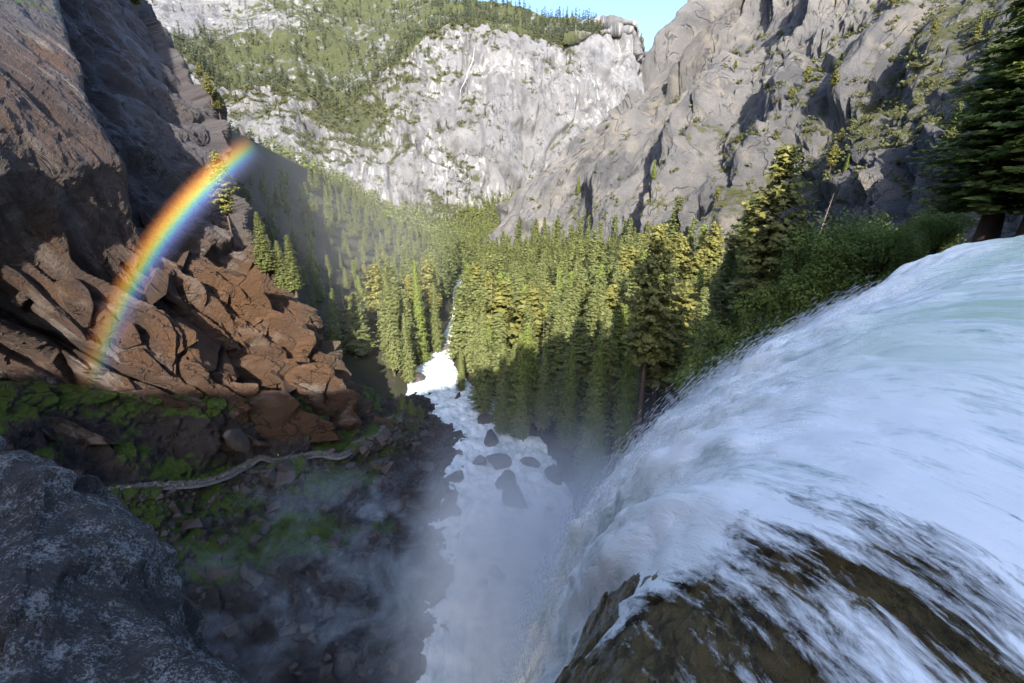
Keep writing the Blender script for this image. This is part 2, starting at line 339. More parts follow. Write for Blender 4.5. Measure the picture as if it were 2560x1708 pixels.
veg = .02+np.abs(nz[..., 2]).ravel()*.42+fbm(q/40, 3)*.28+.22*np.exp(-((px_-2250-(250-py_)*1.2)/150)**2)-.2*np.clip((px_-1600)/100, 0, 1)*np.clip((300-py_-(px_-1650)*.5)/100, 0, 1)
rm = mesh('right_cliff', gd, quads(nv, nu), [M_RIGHT], smooth=False); attr(rm, 'veg', veg); vattr(rm, 'streak', D*np.array([.5, .06, .1]))
obj('right_cliff', rm, kind='structure'); RGT = gd; RGTVEG = veg.reshape(nv, nu); RGTN = nz

# ------------------------------------------------------------------ left wall
LR = [[(0, 940, 95), (450, 992, 118), (905, 1005, 172)], [(0, 800, 93), (440, 860, 121), (842, 905, 170)], [(0, 620, 93), (390, 690, 122), (765, 790, 168)], [(0, 430, 96), (340, 530, 127), (690, 705, 166)],
      [(0, 260, 105), (310, 400, 133), (625, 600, 167)], [(0, 120, 118), (285, 270, 143), (556, 470, 172)], [(0, 0, 130), (265, 150, 156), (540, 340, 188)], [(0, -150, 146), (240, 10, 172), (490, 250, 203)],
      [(0, -300, 166), (210, -150, 192), (405, 125, 220)], [(0, -450, 190), (185, -300, 217), (335, 0, 240)], [(0, -620, 222), (150, -450, 250), (320, -150, 270)]]
rows = []
for a, b, c in LR:
    A, B, C = P(*a), P(*b), P(*c)
    rows.append([A+(A-B)*1.6, A+(A-B)*.7, A, (A+B)/2, B, (B+C)/2, C, C+np.array([-22, 16, -2]), C+np.array([-70, 40, -6])])
r0 = [np.array(x)+np.array([6, -4, -14]) for x in rows[0]]
rows = [r0]+rows+[[np.array(x)+np.array([-80, 40, 10]) for x in rows[-1]]]
nv, nu = 430, 520
g = loft(rows, nv, nu); n = gnormals(g); n = n*np.sign((n*(-g)).sum(2))[..., None]
q = g.reshape(-1, 3); px0, py0, _ = proj(q)
fin = np.array([.22, .50, -.84]); fin /= np.linalg.norm(fin); al = q@fin; qa = q-fin*al[:, None]*.89
across = np.array([.1, .85, .5])
wx = fbm(q/30, 3)[:, None]*np.array([6, 6, 6])
h1, e1 = facets((qa+wx)/14, .35, bias=across*1.15); h2, e2 = facets((qa+wx*.5)/5.5+4, .4, bias=across*.9); h3, e3 = facets(q/2.6+8, .8); h5, _ = facets(q/1.1+6, .9)
# the great smooth slab stands proud at the near end; behind its edge the wall steps back
edge = np.interp(py0, [-400, 0, 200, 330, 560, 760, 900, 1000], [60, 105, 135, 150, 300, 420, 500, 520])
proud = 1/(1+np.exp(np.clip((px0-edge)/9, -40, 40))); upper = np.clip((720-py0)/250, 0, 1)
smooth = proud*np.clip((800-py0)/150, 0, 1)
disp = fbm(q/60, 4)*7+proud*upper*15-upper*5+(h1*8.5+h2*2.8-3.5*np.clip(1-np.abs(fbm((qa+wx)/11+5, 2))*8, 0, 1))*(1-.72*smooth)*(1-.75*upper)+h3*.5*(1-.6*smooth)+h5*.16*(1-.5*smooth)+fbm(q/7, 4)*.7+ridged(qa/5, 3)*.5*(1-smooth)*(1-upper)
hv, _ = facets(q*np.array([1/16, 1/16, 1/55])+2, .8, k=14); hw, _ = facets(q*np.array([1/6, 1/6, 1/22])+7, .8, k=14); disp += (hv*5+hw*1.8)*upper*(1-smooth)
gd = (q+n.reshape(-1, 3)*disp[:, None]).reshape(nv, nu, 3)
nz = gnormals(gd); nz = nz*np.sign((nz*(-gd)).sum(2))[..., None]; up = np.clip(nz[..., 2].ravel(), 0, 1)
veg = np.clip((up-.5)*1.1, 0, 1)*.7*np.clip((py0-700)/200, 0, 1)+.55*np.exp(-((py0-95-px0*.15)/22)**2)*(px0 < 150)-.05
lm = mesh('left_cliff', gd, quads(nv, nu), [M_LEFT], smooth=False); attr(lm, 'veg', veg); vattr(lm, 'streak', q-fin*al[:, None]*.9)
uu_ = np.tile(np.linspace(0, 8, nu), nv); rib = np.exp(-((uu_-6.15)/.35)**2)*np.clip((py0-520)/80, 0, 1); attr(lm, 'rib', rib); attr(lm, 'orange', np.clip((py0-560)/200, 0, 1)*np.clip((uu_-3.2)/1.2, 0, 1))
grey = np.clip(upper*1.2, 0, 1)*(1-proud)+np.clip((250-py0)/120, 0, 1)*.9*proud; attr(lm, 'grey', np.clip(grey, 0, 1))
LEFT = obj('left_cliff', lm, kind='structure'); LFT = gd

# ------------------------------------------------------------------ gorge side: talus, trail bench, dark cliff band, mossy ledge
GC = [[(900, 1850, -95), (600, 1800, -88), (250, 1650, -75), (-60, 1400, -60), (-80, 1380, -59), (-200, 1150, -42), (-300, 1000, -36)],
      [(1010, 1640, -95), (700, 1540, -89), (420, 1400, -77), (225, 1245, -60.8), (218, 1222, -60), (120, 1020, -45), (60, 955, -40)],
      [(1090, 1450, -95.5), (850, 1380, -89), (560, 1290, -79), (420, 1222, -67), (413, 1203, -66.7), (330, 1038, -52), (300, 978, -47)],
      [(1085, 1300, -95.5), (900, 1260, -90), (720, 1210, -82), (590, 1182, -73), (583, 1165, -72.6), (520, 1038, -57), (500, 992, -53)],
      [(1095, 1180, -96), (960, 1160, -92), (850, 1155, -86), (742, 1150, -78), (735, 1134, -77.7), (680, 1038, -64), (660, 992, -59)],
      [(1120, 1100, -97), (1060, 1085, -94), (990, 1088, -90), (925, 1102, -86), (915, 1085, -85.6), (830, 1038, -76), (815, 998, -72)],
      [(1105, 1060, -98), (1075, 1045, -96), (1040, 1042, -94), (1000, 1050, -91), (985, 1040, -90.5), (930, 1024, -84), (905, 990, -79)],
      [(1040, 985, -100.5), (1025, 985, -99), (1005, 988, -97), (985, 990, -95.5), (975, 988, -95), (950, 985, -93), (925, 965, -90)]]
g0 = np.array([[Pz(*c) for c in col] for col in GC])
g0 = np.concatenate([(g0[0]*2-g0[1])[None], g0], 0)
low = g0[:, 0]+np.array([9, 0, -4]); inner = g0[:, -1]+np.array([-14, 10, -1]); g0 = np.concatenate([low[:, None], g0, inner[:, None]], 1)
nu, nv = 420, 320
g = cr(cr(g0, nu).transpose(1, 0, 2), nv)
n = gnormals(g); n = n*np.sign(n[..., 2:3]+.3)
q = g.reshape(-1, 3); vv = np.repeat(np.linspace(0, g0.shape[1]-1, nv), nu)     # 1 bank .. 4 trail outer 5 inner 6 ledge edge 7 ledge inner
bench = np.exp(-((vv-4.5)/.75)**2); cliffb = np.clip(1-np.abs(vv-5.5)/.55, 0, 1); tal = np.clip((4-vv)/1., 0, 1)
h1, e1 = facets(q*np.array([1/9, 1/9, 1/14]), 1.); h2, e2 = facets(q/3.2+5, 1.); h3, e3 = facets(q/1.3+5, 1.)
disp = (fbm(q/20, 4)*3.2+h1*2.4*(.5+cliffb)+h2*1.2+h3*.4)*(1-.9*bench)+fbm(q/1.5, 3)*.2
gd = (q+n.reshape(-1, 3)*disp[:, None]).reshape(nv, nu, 3)
nz = gnormals(gd); up = np.clip(np.abs(nz[..., 2].ravel()), 0, 1); px_, py_, _ = proj(gd.reshape(-1, 3))
zone = np.zeros(len(q))
for cx, cy_, rx, ry, a in [(380, 1290, 130, 75, .8), (540, 1250, 110, 45, .7), (480, 1180, 130, 36, .85), (800, 1185, 130, 52, .85), (870, 1120, 120, 45, .6), (960, 1090, 60, 40, .5), (330, 1130, 60, 60, .4), (740, 1330, 140, 55, .6), (960, 1320, 30, 20, .6), (1010, 1060, 60, 40, .4), (540, 1400, 150, 60, .6), (250, 1000, 170, 22, .7), (480, 1010, 160, 18, .8), (760, 1020, 160, 14, .7), (120, 1130, 60, 60, .3)]:
    zone = np.maximum(zone, a*np.exp(-((px_-cx)/rx)**2-((py_-cy_)/ry)**2))
veg = zone*1.9*np.clip(up*2.2-.2, 0, 1)+np.clip((vv-5.75)*3, 0, .85)*np.clip(up*2.4-.5, 0, 1)+.12*up
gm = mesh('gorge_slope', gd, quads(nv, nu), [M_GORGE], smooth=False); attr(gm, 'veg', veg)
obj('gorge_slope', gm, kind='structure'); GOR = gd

# ------------------------------------------------------------------ ridge behind the camera that shades the foot of the gorge
rx = np.array([-700, -300, -120, -95, -72, -52, -20, 22, 40, 50, 64, 80, 105, 200, 420, 800], float); rz = np.array([98, 94, 95, 94, 92, 96, 108, 122, 128, 102, 100, 146, 170, 190, 235, 250], float)
xs = np.linspace(-700, 800, 420); zt = np.interp(xs, rx, rz)+fbm(np.stack([xs/14, xs*0, xs*0], 1), 4)*5
rg = []
for dy, f, dz in ((70, -.25, -10), (50, .2, 0), (25, .62, 0), (6, .95, 0), (0, 1., 0), (-30, .98, 0), (-120, .8, 0), (-300, .3, 0)):
    rg.append(np.stack([xs, np.full_like(xs, -150+dy), zt*f+dz], 1))
rg = np.array(rg); bm_ = mesh('ridge', rg, quads(*rg.shape[:2]), [M_RIGHT]); attr(bm_, 'veg', np.full(rg.shape[0]*rg.shape[1], .4))
obj('ridge', bm_, kind='structure')

# high massif left of the frame: it shades the slope behind the left wall and part of the far wall
mx = np.array([-1100, -750, -560, -450, -300, -200, -160, -146, -136, -128, -120, -110], float); mzt = np.array([860, 820, 728, 560, 380, 250, 180, 145, 112, 70, 34, 14], float)
xs = np.linspace(-1100, -110, 160); zt = np.interp(xs, mx, mzt)+fbm(np.stack([xs/16, xs*0, xs*0+4], 1), 4)*7
mg = np.array([np.stack([xs-dx, np.full_like(xs, y0), zt*f-dz], 1) for y0, f, dz, dx in ((66, 0, 130, 14), (58, .45, 20, 8), (50, 1, 0, 0), (30, .98, 0, 0), (-20, .6, 10, 20), (-80, .2, 30, 40))])
mm_ = mesh('left_massif', mg, quads(*mg.shape[:2]), [M_RIGHT]); attr(mm_, 'veg', np.full(mg.shape[0]*mg.shape[1], .3)); obj('left_massif', mm_, kind='structure')

# ------------------------------------------------------------------ water
def water_mat(name, flow, foam, glass, lo, hi, rough=.45, alpha=None, sv=(2.2, .16, 1)):
    k = M(name); uv = k.new('UVMap', uv_map='flow').outputs[0]
    n1 = k.noise(k.vec(uv, sv), 1., 7, .65, .7); n2 = k.noise(k.vec(uv, (sv[0]*.25, sv[1]*.5, 1)), 1., 5, .62, 1.); n3 = k.noise(k.vec(uv, (sv[0]*4, sv[1]*7, 1)), 1., 5, .75, .5)
    s = k.math('ADD', k.math('MULTIPLY', n1, .42), k.math('ADD', k.math('MULTIPLY', n2, .30), k.math('MULTIPLY', n3, .28)))
    f = k.rng(s, lo, hi); c = k.mix(f, glass, foam)
    k.bump(k.math('ADD', n1, k.math('MULTIPLY', n3, .5)), .5, .25)
    k.b.inputs['Subsurface Weight'].default_value = 0.
    m = k.color(c, rough)
    if alpha:
        gl = k.attr('glass'); k.put(k.b.inputs['Base Color'], k.mix(k.math('MULTIPLY', gl, k.rng(n2, .35, .6)), c, (.42, .56, .36)))
        k.put(k.b.inputs['Alpha'], alpha(k, s, n3))
    return k, m
def grid_uv(m, uu, vv, nv, nu):
    l = m.uv_layers.new(name='flow'); f = quads(nv, nu).ravel(); l.data.foreach_set('uv', np.stack([uu.ravel()[f], vv.ravel()[f]], 1).astype(np.float32).ravel())
# river
_, M_RIV = water_mat('river_foam', None, (.80, .81, .80), (.20, .30, .30), .38, .56, sv=(.35, .16, 1))
nv, nu = 620, 70
rd = cr(RIV, nv); tg = np.gradient(rd[:, :2], axis=0); tg /= np.linalg.norm(tg, axis=1)[:, None]; nr = np.stack([tg[:, 1], -tg[:, 0]], 1)
a = np.linspace(-1.25, 1.25, nu); g = np.zeros((nv, nu, 3))
g[..., :2] = rd[:, None, :2]+nr[:, None]*(a[None, :, None]*rd[:, None, 3:4]); g[..., 2] = rd[:, None, 2]-.15
arc = np.concatenate([[0], np.cumsum(np.linalg.norm(np.diff(rd[:, :3], axis=0), axis=1))])
q = g.reshape(-1, 3)
hz = fbm(q/7, 4)*1.3+ridged(q/4.5, 3)*.7+fbm(q/1.4, 2)*.25
g[..., 2] += hz.reshape(nv, nu)-.35*np.clip(np.abs(a)-.9, 0, 1)[None]*4
m = mesh('river', g, quads(nv, nu), [M_RIV]); grid_uv(m, np.broadcast_to(a*rd[:, 3:4], (nv, nu)), np.broadcast_to(arc[:, None], (nv, nu)), nv, nu)
obj('river', m, kind='structure')
# waterfall: streamlines over the lip, then free fall
def fall_grid(A, SS, dz=0.):
    a = A[None, :]; s = SS[:, None]
    lk = [0, .05, .12, .3, .6, 1]; lip = np.stack([np.interp(A, lk, [.1, 2.2, 4.4, 11, 23, 38.5]), np.interp(A, lk, [3.3, 4.4, 6.0, 11.8, 21.2, 33.2]), np.interp(A, lk, [-5., -4.7, -4.4, -4., -3.6, -2.8])], 1)
    ang = np.radians(np.interp(A, [0, .25, .6, 1], [-2, 18, 38, 52])); d = np.stack([-np.sin(ang), np.cos(ang)], 1)
    v2 = np.interp(A, [0, .1, .25, .5, 1], [3.2, 6, 8.6, 10.5, 11.5])
    g = np.zeros((len(SS), len(A), 3)); g[..., :2] = lip[None, :, :2]+d[None]*s[..., None]
    sp = np.clip(s+3, 0, 99)
    g[..., 2] = lip[None, :, 2]-np.where(s > -3, sp**2/(2*v2[None]), 0)-np.minimum(s, 0)*.03+dz
    return g
nu, nv = 320, 440
A = np.linspace(0, 1, nu)**.8; SS = np.concatenate([np.linspace(-14, 0, 120, endpoint=False), np.linspace(0, 46, 320)])
g = fall_grid(A, SS); q = g.reshape(-1, 3); n = gnormals(g); n *= np.sign(n[..., 1:2]+n[..., 2:3]+1e-6)
am = np.broadcast_to(A*46, (nv, nu)); sm_ = np.broadcast_to(SS[:, None], (nv, nu))
fl = np.stack([am*1.0, sm_*.11, sm_*0], -1).reshape(-1, 3)
fall = np.clip(sm_.ravel()/12, 0, 1)
iso = np.stack([am, sm_*.45, sm_*0], -1).reshape(-1, 3); disp = fbm(fl*.4, 3)*(.25+.9*fall)+fbm(iso*.45, 4)*(.3+1.6*fall)+fbm(iso*1.6, 4)*(.13+.5*fall)
g = (q+n.reshape(-1, 3)*disp[:, None]).reshape(nv, nu, 3)
def wf_alpha(k, s, n3):
    th = k.attr('thick'); return k.rng(k.math('ADD', th, k.math('MULTIPLY', k.math('SUBTRACT', s, .5), 4.2)), .34, .8)
k, M_FALL = water_mat('falling_water', None, (.98, .945, .87), (.36, .47, .42), .37, .50, alpha=wf_alpha, sv=(1.5, .28, 1))
m = mesh('waterfall', g, quads(nv, nu), [M_FALL]); grid_uv(m, am, sm_, nv, nu)
wlo = np.interp(sm_, [-7, -2, .3, 2.2], [4.6, 4.2, 2.6, -2.]); thick = np.clip((am-wlo)/4.5, .24, 1)*1.2+np.clip((sm_-2)/6, 0, .5)
thick = np.minimum(thick, 1.4-np.clip((sm_-36)/10, 0, 1)*1.3)
attr(m, 'thick', thick); attr(m, 'glass', np.exp(-((sm_+.5)/4.)**2)*np.clip((am-10)/8, 0, 1)*.85)
obj('waterfall', m, kind='structure')
# wet rock lip beneath the water, then the cliff below it
M_LIP = rock('wet_lip_rock', (.045, .034, .02), (.24, .165, .065), (.46, .33, .13), .6, streak=(1, .25, 1), stain=(.014, .013, .014), rough=.16, bump=1.)
A2 = np.linspace(0, 1.0, 260)**1.7; S2 = np.concatenate([np.concatenate([np.linspace(-14, -4, 40, endpoint=False), np.linspace(-4, 7, 120)]), np.full(20, 7.)])
g = fall_grid(A2, S2, -.22); g[..., 2] -= (.55*np.clip((A2-.14)*6, 0, 1))[None]; g[..., 2] -= (np.clip(S2, 0, 9)**2*.012)[:, None]*(1+6*A2[None])
g[160:, :, 2] -= np.linspace(.5, 92, 20)[:, None]; q = g.reshape(-1, 3)
h1, _ = facets(q/1.3, 1.); h2, _ = facets(q/.42+3, 1.); h3, _ = facets(q/.16+5, 1.); g[..., 2] += (h1*.24+h2*.11+h3*.035+fbm(q/.7, 4)*.06).reshape(g.shape[:2])
m = mesh('fall_cliff', g, quads(*g.shape[:2]), [M_LIP]); obj('fall_cliff', m, kind='structure')

# ------------------------------------------------------------------ near granite outcrop at the lower left
edge_px = [(-260, 1090, 6.2), (-60, 1128, 6.0), (50, 1150, 5.8), (120, 1175, 5.6), (142, 1235, 5.4), (195, 1340, 5.1), (230, 1450, 4.9), (270, 1545, 4.7), (330, 1600, 4.6), (405, 1645, 4.5), (470, 1685, 4.4), (520, 1720, 4.3), (600, 1800, 4.2), (760, 1950, 4.1)]
E = np.array([P(*e) for e in edge_px]); c = np.array([-4.2, 1.4, -3.6])
rows = [E+np.array([.5, .9, -6]), E+np.array([.35, .55, -1.6]), E+np.array([.12, .2, -.3]), E]
for f, dz in ((.14, .0), (.32, -.02), (.55, -.1), (.8, -.35), (1.1, -.9)):
    rows.append(E*(1-f)+np.array([-3.2, 1.2, -4.0])*f+np.array([0, 0, dz]))
nv, nu = 280, 340
g = loft(rows, nv, nu); n = gnormals(g); n = n*np.sign((n*(-g)).sum(2))[..., None]; q = g.reshape(-1, 3)
h1, _ = facets(q/.9, .9); h2, _ = facets(q/.33+3, .9); disp = fbm(q/1.6, 4)*.2+h1*.13+h2*.035+fbm(q/.25, 4)*.05+fbm(q/.05, 3)*.012
g = (q+n.reshape(-1, 3)*disp[:, None]).reshape(nv, nu, 3)
obj('granite_outcrop', mesh('granite_outcrop', g, quads(nv, nu), [M_NEAR]), label='big lichen-speckled grey granite outcrop filling the lower left corner', cat='rock')

# ------------------------------------------------------------------ plants: templates of unit height
rs = np.random.RandomState(11)
def leaf_tris(c, size, r, nrm):
    """one small triangle per centre, facing roughly along nrm"""
    n = len(c); m = nrm/(np.linalg.norm(nrm, axis=1)[:, None]+1e-9)+r.normal(size=(n, 3))*.38; m /= np.linalg.norm(m, axis=1)[:, None]
    u = r.normal(size=(n, 3)); u -= m*(u*m).sum(1)[:, None]; u /= np.linalg.norm(u, axis=1)[:, None]+1e-9
    w = np.cross(m, u); s = np.asarray(size).reshape(-1, 1)*r.uniform(.7, 1.3, (n, 1))
    v = np.stack([c+u*s, c-u*s*.6+w*s*.75, c-u*s*.6-w*s*.75], 1); return v.reshape(-1, 3)
def conifer_crown(seed, kind, whorl=46, per=6, along=5, leaf=.017, k=3):
    r = np.random.RandomState(seed); C = []; Sz = []; T = []
    base = {'fir': .10, 'cedar': .05, 'pine': .36, 'slim': .12}[kind]; R = {'fir': .125, 'cedar': .105, 'pine': .125, 'slim': .075}[kind]
    lop = r.uniform(.75, 1.15, 8)
    for i in range(whorl):
        u = (i+r.rand())/whorl; z = base+(1-base)*u
        prof = {'fir': (1-u)**.85*(.55+.45*min(1, u*6))+.02, 'slim': (1-u)**.7+.03, 'cedar': (1-u**1.35)*(.7+.3*min(1, u*4))+.02, 'pine': (1-u**2.4)**.9*(.55+.45*min(1, u*3))+.04}[kind]
        nb = per+r.randint(-1, 2); a0 = r.rand()*6.28
        for b in range(nb):
            if kind == 'pine' and r.rand() < .3: continue
            if r.rand() < .08: continue
            az = a0+b*6.283/nb+r.normal()*.25; L = R*prof*r.uniform(.6, 1.15)*lop[int(az/6.2832*8) % 8]
            dr = {'fir': -.30+.55*u, 'slim': -.5+.6*u, 'cedar': -.15+.5*u, 'pine': -.05+.4*u}[kind]+r.normal()*.1
            m = max(2, int(along*(.35+.65*prof)))
            f = np.linspace(.3, 1, m)+r.normal(size=m)*.05; tint = r.rand()
            tip = {'cedar': .25}.get(kind, .05)
            zz = z+L*(dr*f+tip*f*f)
            c = np.stack([np.cos(az)*L*f, np.sin(az)*L*f, zz], 1)
            sp = leaf*(1.25 if kind == 'pine' else 1.)
            c = np.repeat(c, k, 0)+r.normal(size=(m*k, 3))*np.array([sp*.8, sp*.8, sp*.5]); C.append(c); Sz.append(np.full(len(c), sp*(1.2-.35*u))); T.append(np.clip(.2+tint*.4+r.rand(len(c))*.3, 0, 1))
    C = np.concatenate(C); Sz = np.concatenate(Sz); T = np.concatenate(T)
    rad = C*np.array([1, 1, 0]); rad /= np.linalg.norm(rad, axis=1)[:, None]+1e-6
    return leaf_tris(C, Sz, r, rad*{'cedar': .9, 'pine': .5}.get(kind, .6)+np.array([0, 0, .75])), np.repeat(T, 3)
def tube(pts, rad, n=6):
    pts = np.asarray(pts, float); rad = np.asarray(rad, float); a = np.arange(n)*2*np.pi/n
    d = np.gradient(pts, axis=0); d /= np.linalg.norm(d, axis=1)[:, None]+1e-9
    ref = np.where(np.abs(d[:, 2:3]) > .8, np.array([[1., 0, 0]]), np.array([[0, 0, 1.]])); x = np.cross(d, ref); x /= np.linalg.norm(x, axis=1)[:, None]; y = np.cross(d, x)
    v = pts[:, None]+rad[:, None, None]*(np.cos(a)[None, :, None]*x[:, None]+np.sin(a)[None, :, None]*y[:, None])
    i = np.arange(len(pts)*n).reshape(len(pts), n); j = np.roll(i, -1, 1)
    f = np.stack([i[:-1], j[:-1], j[1:], i[1:]], -1).reshape(-1, 4)
    return v.reshape(-1, 3), f
def cat(parts):
    V = []; Fc = []; o = 0
    for v, f in parts: V.append(v); Fc.append(np.asarray(f)+o); o += len(v)
    return np.concatenate(V), np.concatenate(Fc)
def trunk_mesh(name, seed, kind, mat, dead=False):
    r = np.random.RandomState(seed); zz = np.linspace(-.06, .97, 9); b = np.cumsum(r.normal(size=(9, 2))*.0025, 0)
    parts = [tube(np.column_stack([b, zz]), np.interp(zz, [-.06, 0, .1, 1], [.0165, .0145, .011, .0015]), 7)]
    nb = 46 if dead else (26 if kind == 'pine' else 12)
    for i in range(nb):
        z = r.uniform(.12 if not dead else .2, .95 if dead else .75); az = r.rand()*6.283; L = r.uniform(.04, .10)*(1.1-z) if not dead else r.uniform(.03, .12)*(1.15-z)
        p = np.array([[0, 0, z], [np.cos(az)*L*.5, np.sin(az)*L*.5, z-.1*L], [np.cos(az)*L, np.sin(az)*L, z+r.normal()*.25*L]]); parts.append(tube(p, [.0032, .002, .0008], 4))
    v, f = cat(parts); return mesh(name, v, f, [mat])
def crown_mesh(name, vt, mat):
    v, t = vt; m = mesh(name, v, np.arange(len(v)).reshape(-1, 3), [mat], smooth=False); attr(m, 'tint', t); return m
TREE = {}
for kind, mat, nvar in (('fir', F_FIR, 4), ('cedar', F_CEDAR, 4), ('pine', F_PINE, 3), ('slim', F_FIR, 2)):
    TREE[kind] = []
    for i in range(nvar):
        kw = {'fir': dict(whorl=50, per=7, along=6, leaf=.015), 'cedar': dict(whorl=60, per=8, along=5, leaf=.0155), 'pine': dict(whorl=34, per=6, along=5, leaf=.017, k=4), 'slim': dict(whorl=48, per=6, along=4, leaf=.014)}[kind]
        TREE[kind].append((crown_mesh(kind+'_crown', conifer_crown(100+i*7+len(kind), kind, **kw), mat), trunk_mesh(kind+'_trunk', 50+i, kind, B_BROWN)))
FINE = {k: [crown_mesh(k+'_fine_crown', conifer_crown(400+i*3+len(k), k, **kw), mt) for i in range(2)] for k, mt, kw in (('fir', F_FIR, dict(whorl=74, per=9, along=10, leaf=.0075, k=4)), ('cedar', F_CEDAR, dict(whorl=84, per=10, along=8, leaf=.008, k=4)), ('pine', F_PINE, dict(whorl=34, per=7, along=8, leaf=.009, k=6)), ('slim', F_FIR, dict(whorl=70, per=8, along=7, leaf=.008, k=4)))}
BIG = crown_mesh('big_shaded_crown', conifer_crown(777, 'fir', whorl=80, per=11, along=14, leaf=.0055, k=5), F_CEDAR)
SNAG = [trunk_mesh('snag_trunk', 80+i, 'fir', B_GREY, True) for i in range(2)]
def leaf_cloud(seed, n, lumps, leaf, zs=.8):
    r = np.random.RandomState(seed); c = r.normal(size=(lumps, 3))*np.array([.26, .26, .2*zs])+np.array([0, 0, .5*zs]); c[:, 2] = np.abs(c[:, 2]); rad = r.uniform(.10, .24, lumps)
    k = r.randint(0, lumps, n); d = r.normal(size=(n, 3)); d /= np.linalg.norm(d, axis=1)[:, None]; p = c[k]+d*rad[k, None]*(r.rand(n, 1)**.35); p[:, 2] = np.abs(p[:, 2])
    return leaf_tris(p, np.full(n, leaf), r, d+np.array([0, 0, .5])), np.repeat(np.clip(r.rand(lumps)[k]*.7+r.rand(n)*.35, 0, 1), 3)
SHRUB = [crown_mesh('shrub_leaves', leaf_cloud(200+i, 900, 14, .045), F_SCRUB) for i in range(5)]
BUSH = [crown_mesh('leafy_crown', leaf_cloud(220+i, 7000, 46, .019, 1.), F_LEAF) for i in range(4)]
def stem_mesh(seed):
    r = np.random.RandomState(seed); parts = []
    for i in range(7):
        az = r.rand()*6.283; p = np.array([[0, 0, -.1], [np.cos(az)*.06, np.sin(az)*.06, .2], [np.cos(az)*.25, np.sin(az)*.25, r.uniform(.45, .75)]]); parts.append(tube(p, [.03, .02, .006], 5))
    v, f = cat(parts); return mesh('stems', v, f, [B_BROWN])
STEM = [stem_mesh(5+i) for i in range(2)]

LP = LFT.reshape(-1, 3); LPX, LPY, LPD = proj(LP); vis = LPD > 0
def on_left(px, py):
    d = (LPX-px)**2+(LPY-py)**2; i = np.argpartition(d, 16)[:16]; return P(px, py, np.percentile(LPD[i], 25))
# where a pixel's ray meets the valley ground
def hit(px, py, t0=40, t1=1500):
    t = np.geomspace(t0, t1, 900); p = ray(px, py)[None]*t[:, None]; below = p[:, 2] < ground(p[:, :2]); i = int(np.argmax(below)) if below.any() else -1
    return p[i]
def tree(kind, pos, h, label, group=None, wide=1., var=None, rot=None, lean=(0, 0), name=None, fine=False):
    v = TREE[kind][(rs.randint(99) if var is None else var) % len(TREE[kind])]
    e = obj(name or {'fir': 'fir_tree', 'cedar': 'cedar_tree', 'pine': 'pine_tree', 'slim': 'fir_tree'}[kind], None, label=label, cat='tree', group=group, loc=tuple(pos))
    e.rotation_euler = (lean[0], lean[1], rs.rand()*6.28 if rot is None else rot); e.scale = (h*wide, h*wide, h); e.empty_display_size = .1
    obj('crown', BIG if fine == 2 else FINE[kind][rs.randint(2)] if fine else v[0], e); obj('trunk', v[1], e); return e
def snag(pos, h, label, group=None, lean=(0, 0)):
    e = obj('dead_tree', None, label=label, cat='dead tree', group=group, loc=tuple(pos)); e.scale = (h, h, h); e.rotation_euler = (lean[0], lean[1], rs.rand()*6.28)
    obj('trunk', SNAG[rs.randint(2)], e); return e
def shrub(pos, s, label, group=None, tall=1., leafy=False, name='shrub'):
    e = obj(name, None, label=label, cat='shrub', group=group, loc=tuple(pos)); e.scale = (s, s, s*tall); e.rotation_euler = (0, 0, rs.rand()*6.28)
    obj('crown', (BUSH if leafy else SHRUB)[rs.randint(4)], e); obj('stem', STEM[rs.randint(2)], e); return e

# single trees that the photograph shows clearly: kind, base pixel, distance (None: from the ground), top pixel, label
LONE = [('pine', (592, 612), 166, (537, 378), 1.1, 'tall thin pine crossed by the rainbow on the left ridge'),
        ('fir', (688, 690), 166, (640, 530), 1.7, 'sunlit young fir in the mist right of the rainbow'),
        ('fir', (706, 735), 166, (690, 602), 1.7, 'broad sunlit fir on the rock rib, left of its close pair'),
        ('slim', (738, 735), 167, (716, 588), 1.9, 'narrow sunlit fir on the rock rib, right of its close pair'),
        ('pine', (1930, 980), 84, (1968, 362), 1.25, 'tallest pine with long bare trunk above the waterfall crest'),
        ('fir', (1800, 1010), 92, (1832, 590), 1.15, 'dark fir with visible trunk just left of the tallest pine'),
        ('pine', (1700, 1060), 112, (1648, 560), 1.1, 'big broad-crowned pine, top in sun and foot in shade, mid forest edge'),
        ('cedar', (1560, 1150), None, (1592, 735), .8, 'slender dark cedar right of the pale green cedar'),
        ('cedar', (1490, 1215), None, (1503, 842), .95, 'pale green cedar standing lowest, beside the falling water'),
        ('cedar', (1425, 1125), None, (1431, 858), 1.05, 'rounded cedar with bare foot above the boulder bank'),
        ('cedar', (1305, 1105), None, (1302, 832), 1.05, 'dense columnar cedar at the river bend, front row'),
        ('fir', (1362, 1085), None, (1362, 862), 1., 'dark fir between the two front-row cedars'),
        ('fir', (1255, 1095), None, (1257, 865), 1.05, 'shaded fir left of the dense columnar cedar'),
        ('fir', (1204, 1045), None, (1204, 785), 1.1, 'layered fir with sunlit tip over the river bend'),
        ('fir', (1168, 985), None, (1150, 870), 1., 'short fir at the right bank below the upper rapids'),
        ('cedar', (1790, 960), 100, (1880, 500), 1.1, 'sunlit cedar crown directly left behind the tallest pine'),
        ('fir', (1008, 950), None, (1008, 785), 1., 'lone sunlit fir with a bare foot on the left bank'),
        ('fir', (960, 930), None, (962, 668), .9, 'tall pale fir at the shadow edge, left bank'),
        ('fir', (1080, 890), None, (1082, 706), .85, 'tall straight fir beside the upper rapids, left bank'),
        ('cedar', (1040, 890), None, (1035, 650), .8, 'twin-topped sunlit cedar on the left bank of the rapids')]
placed = []
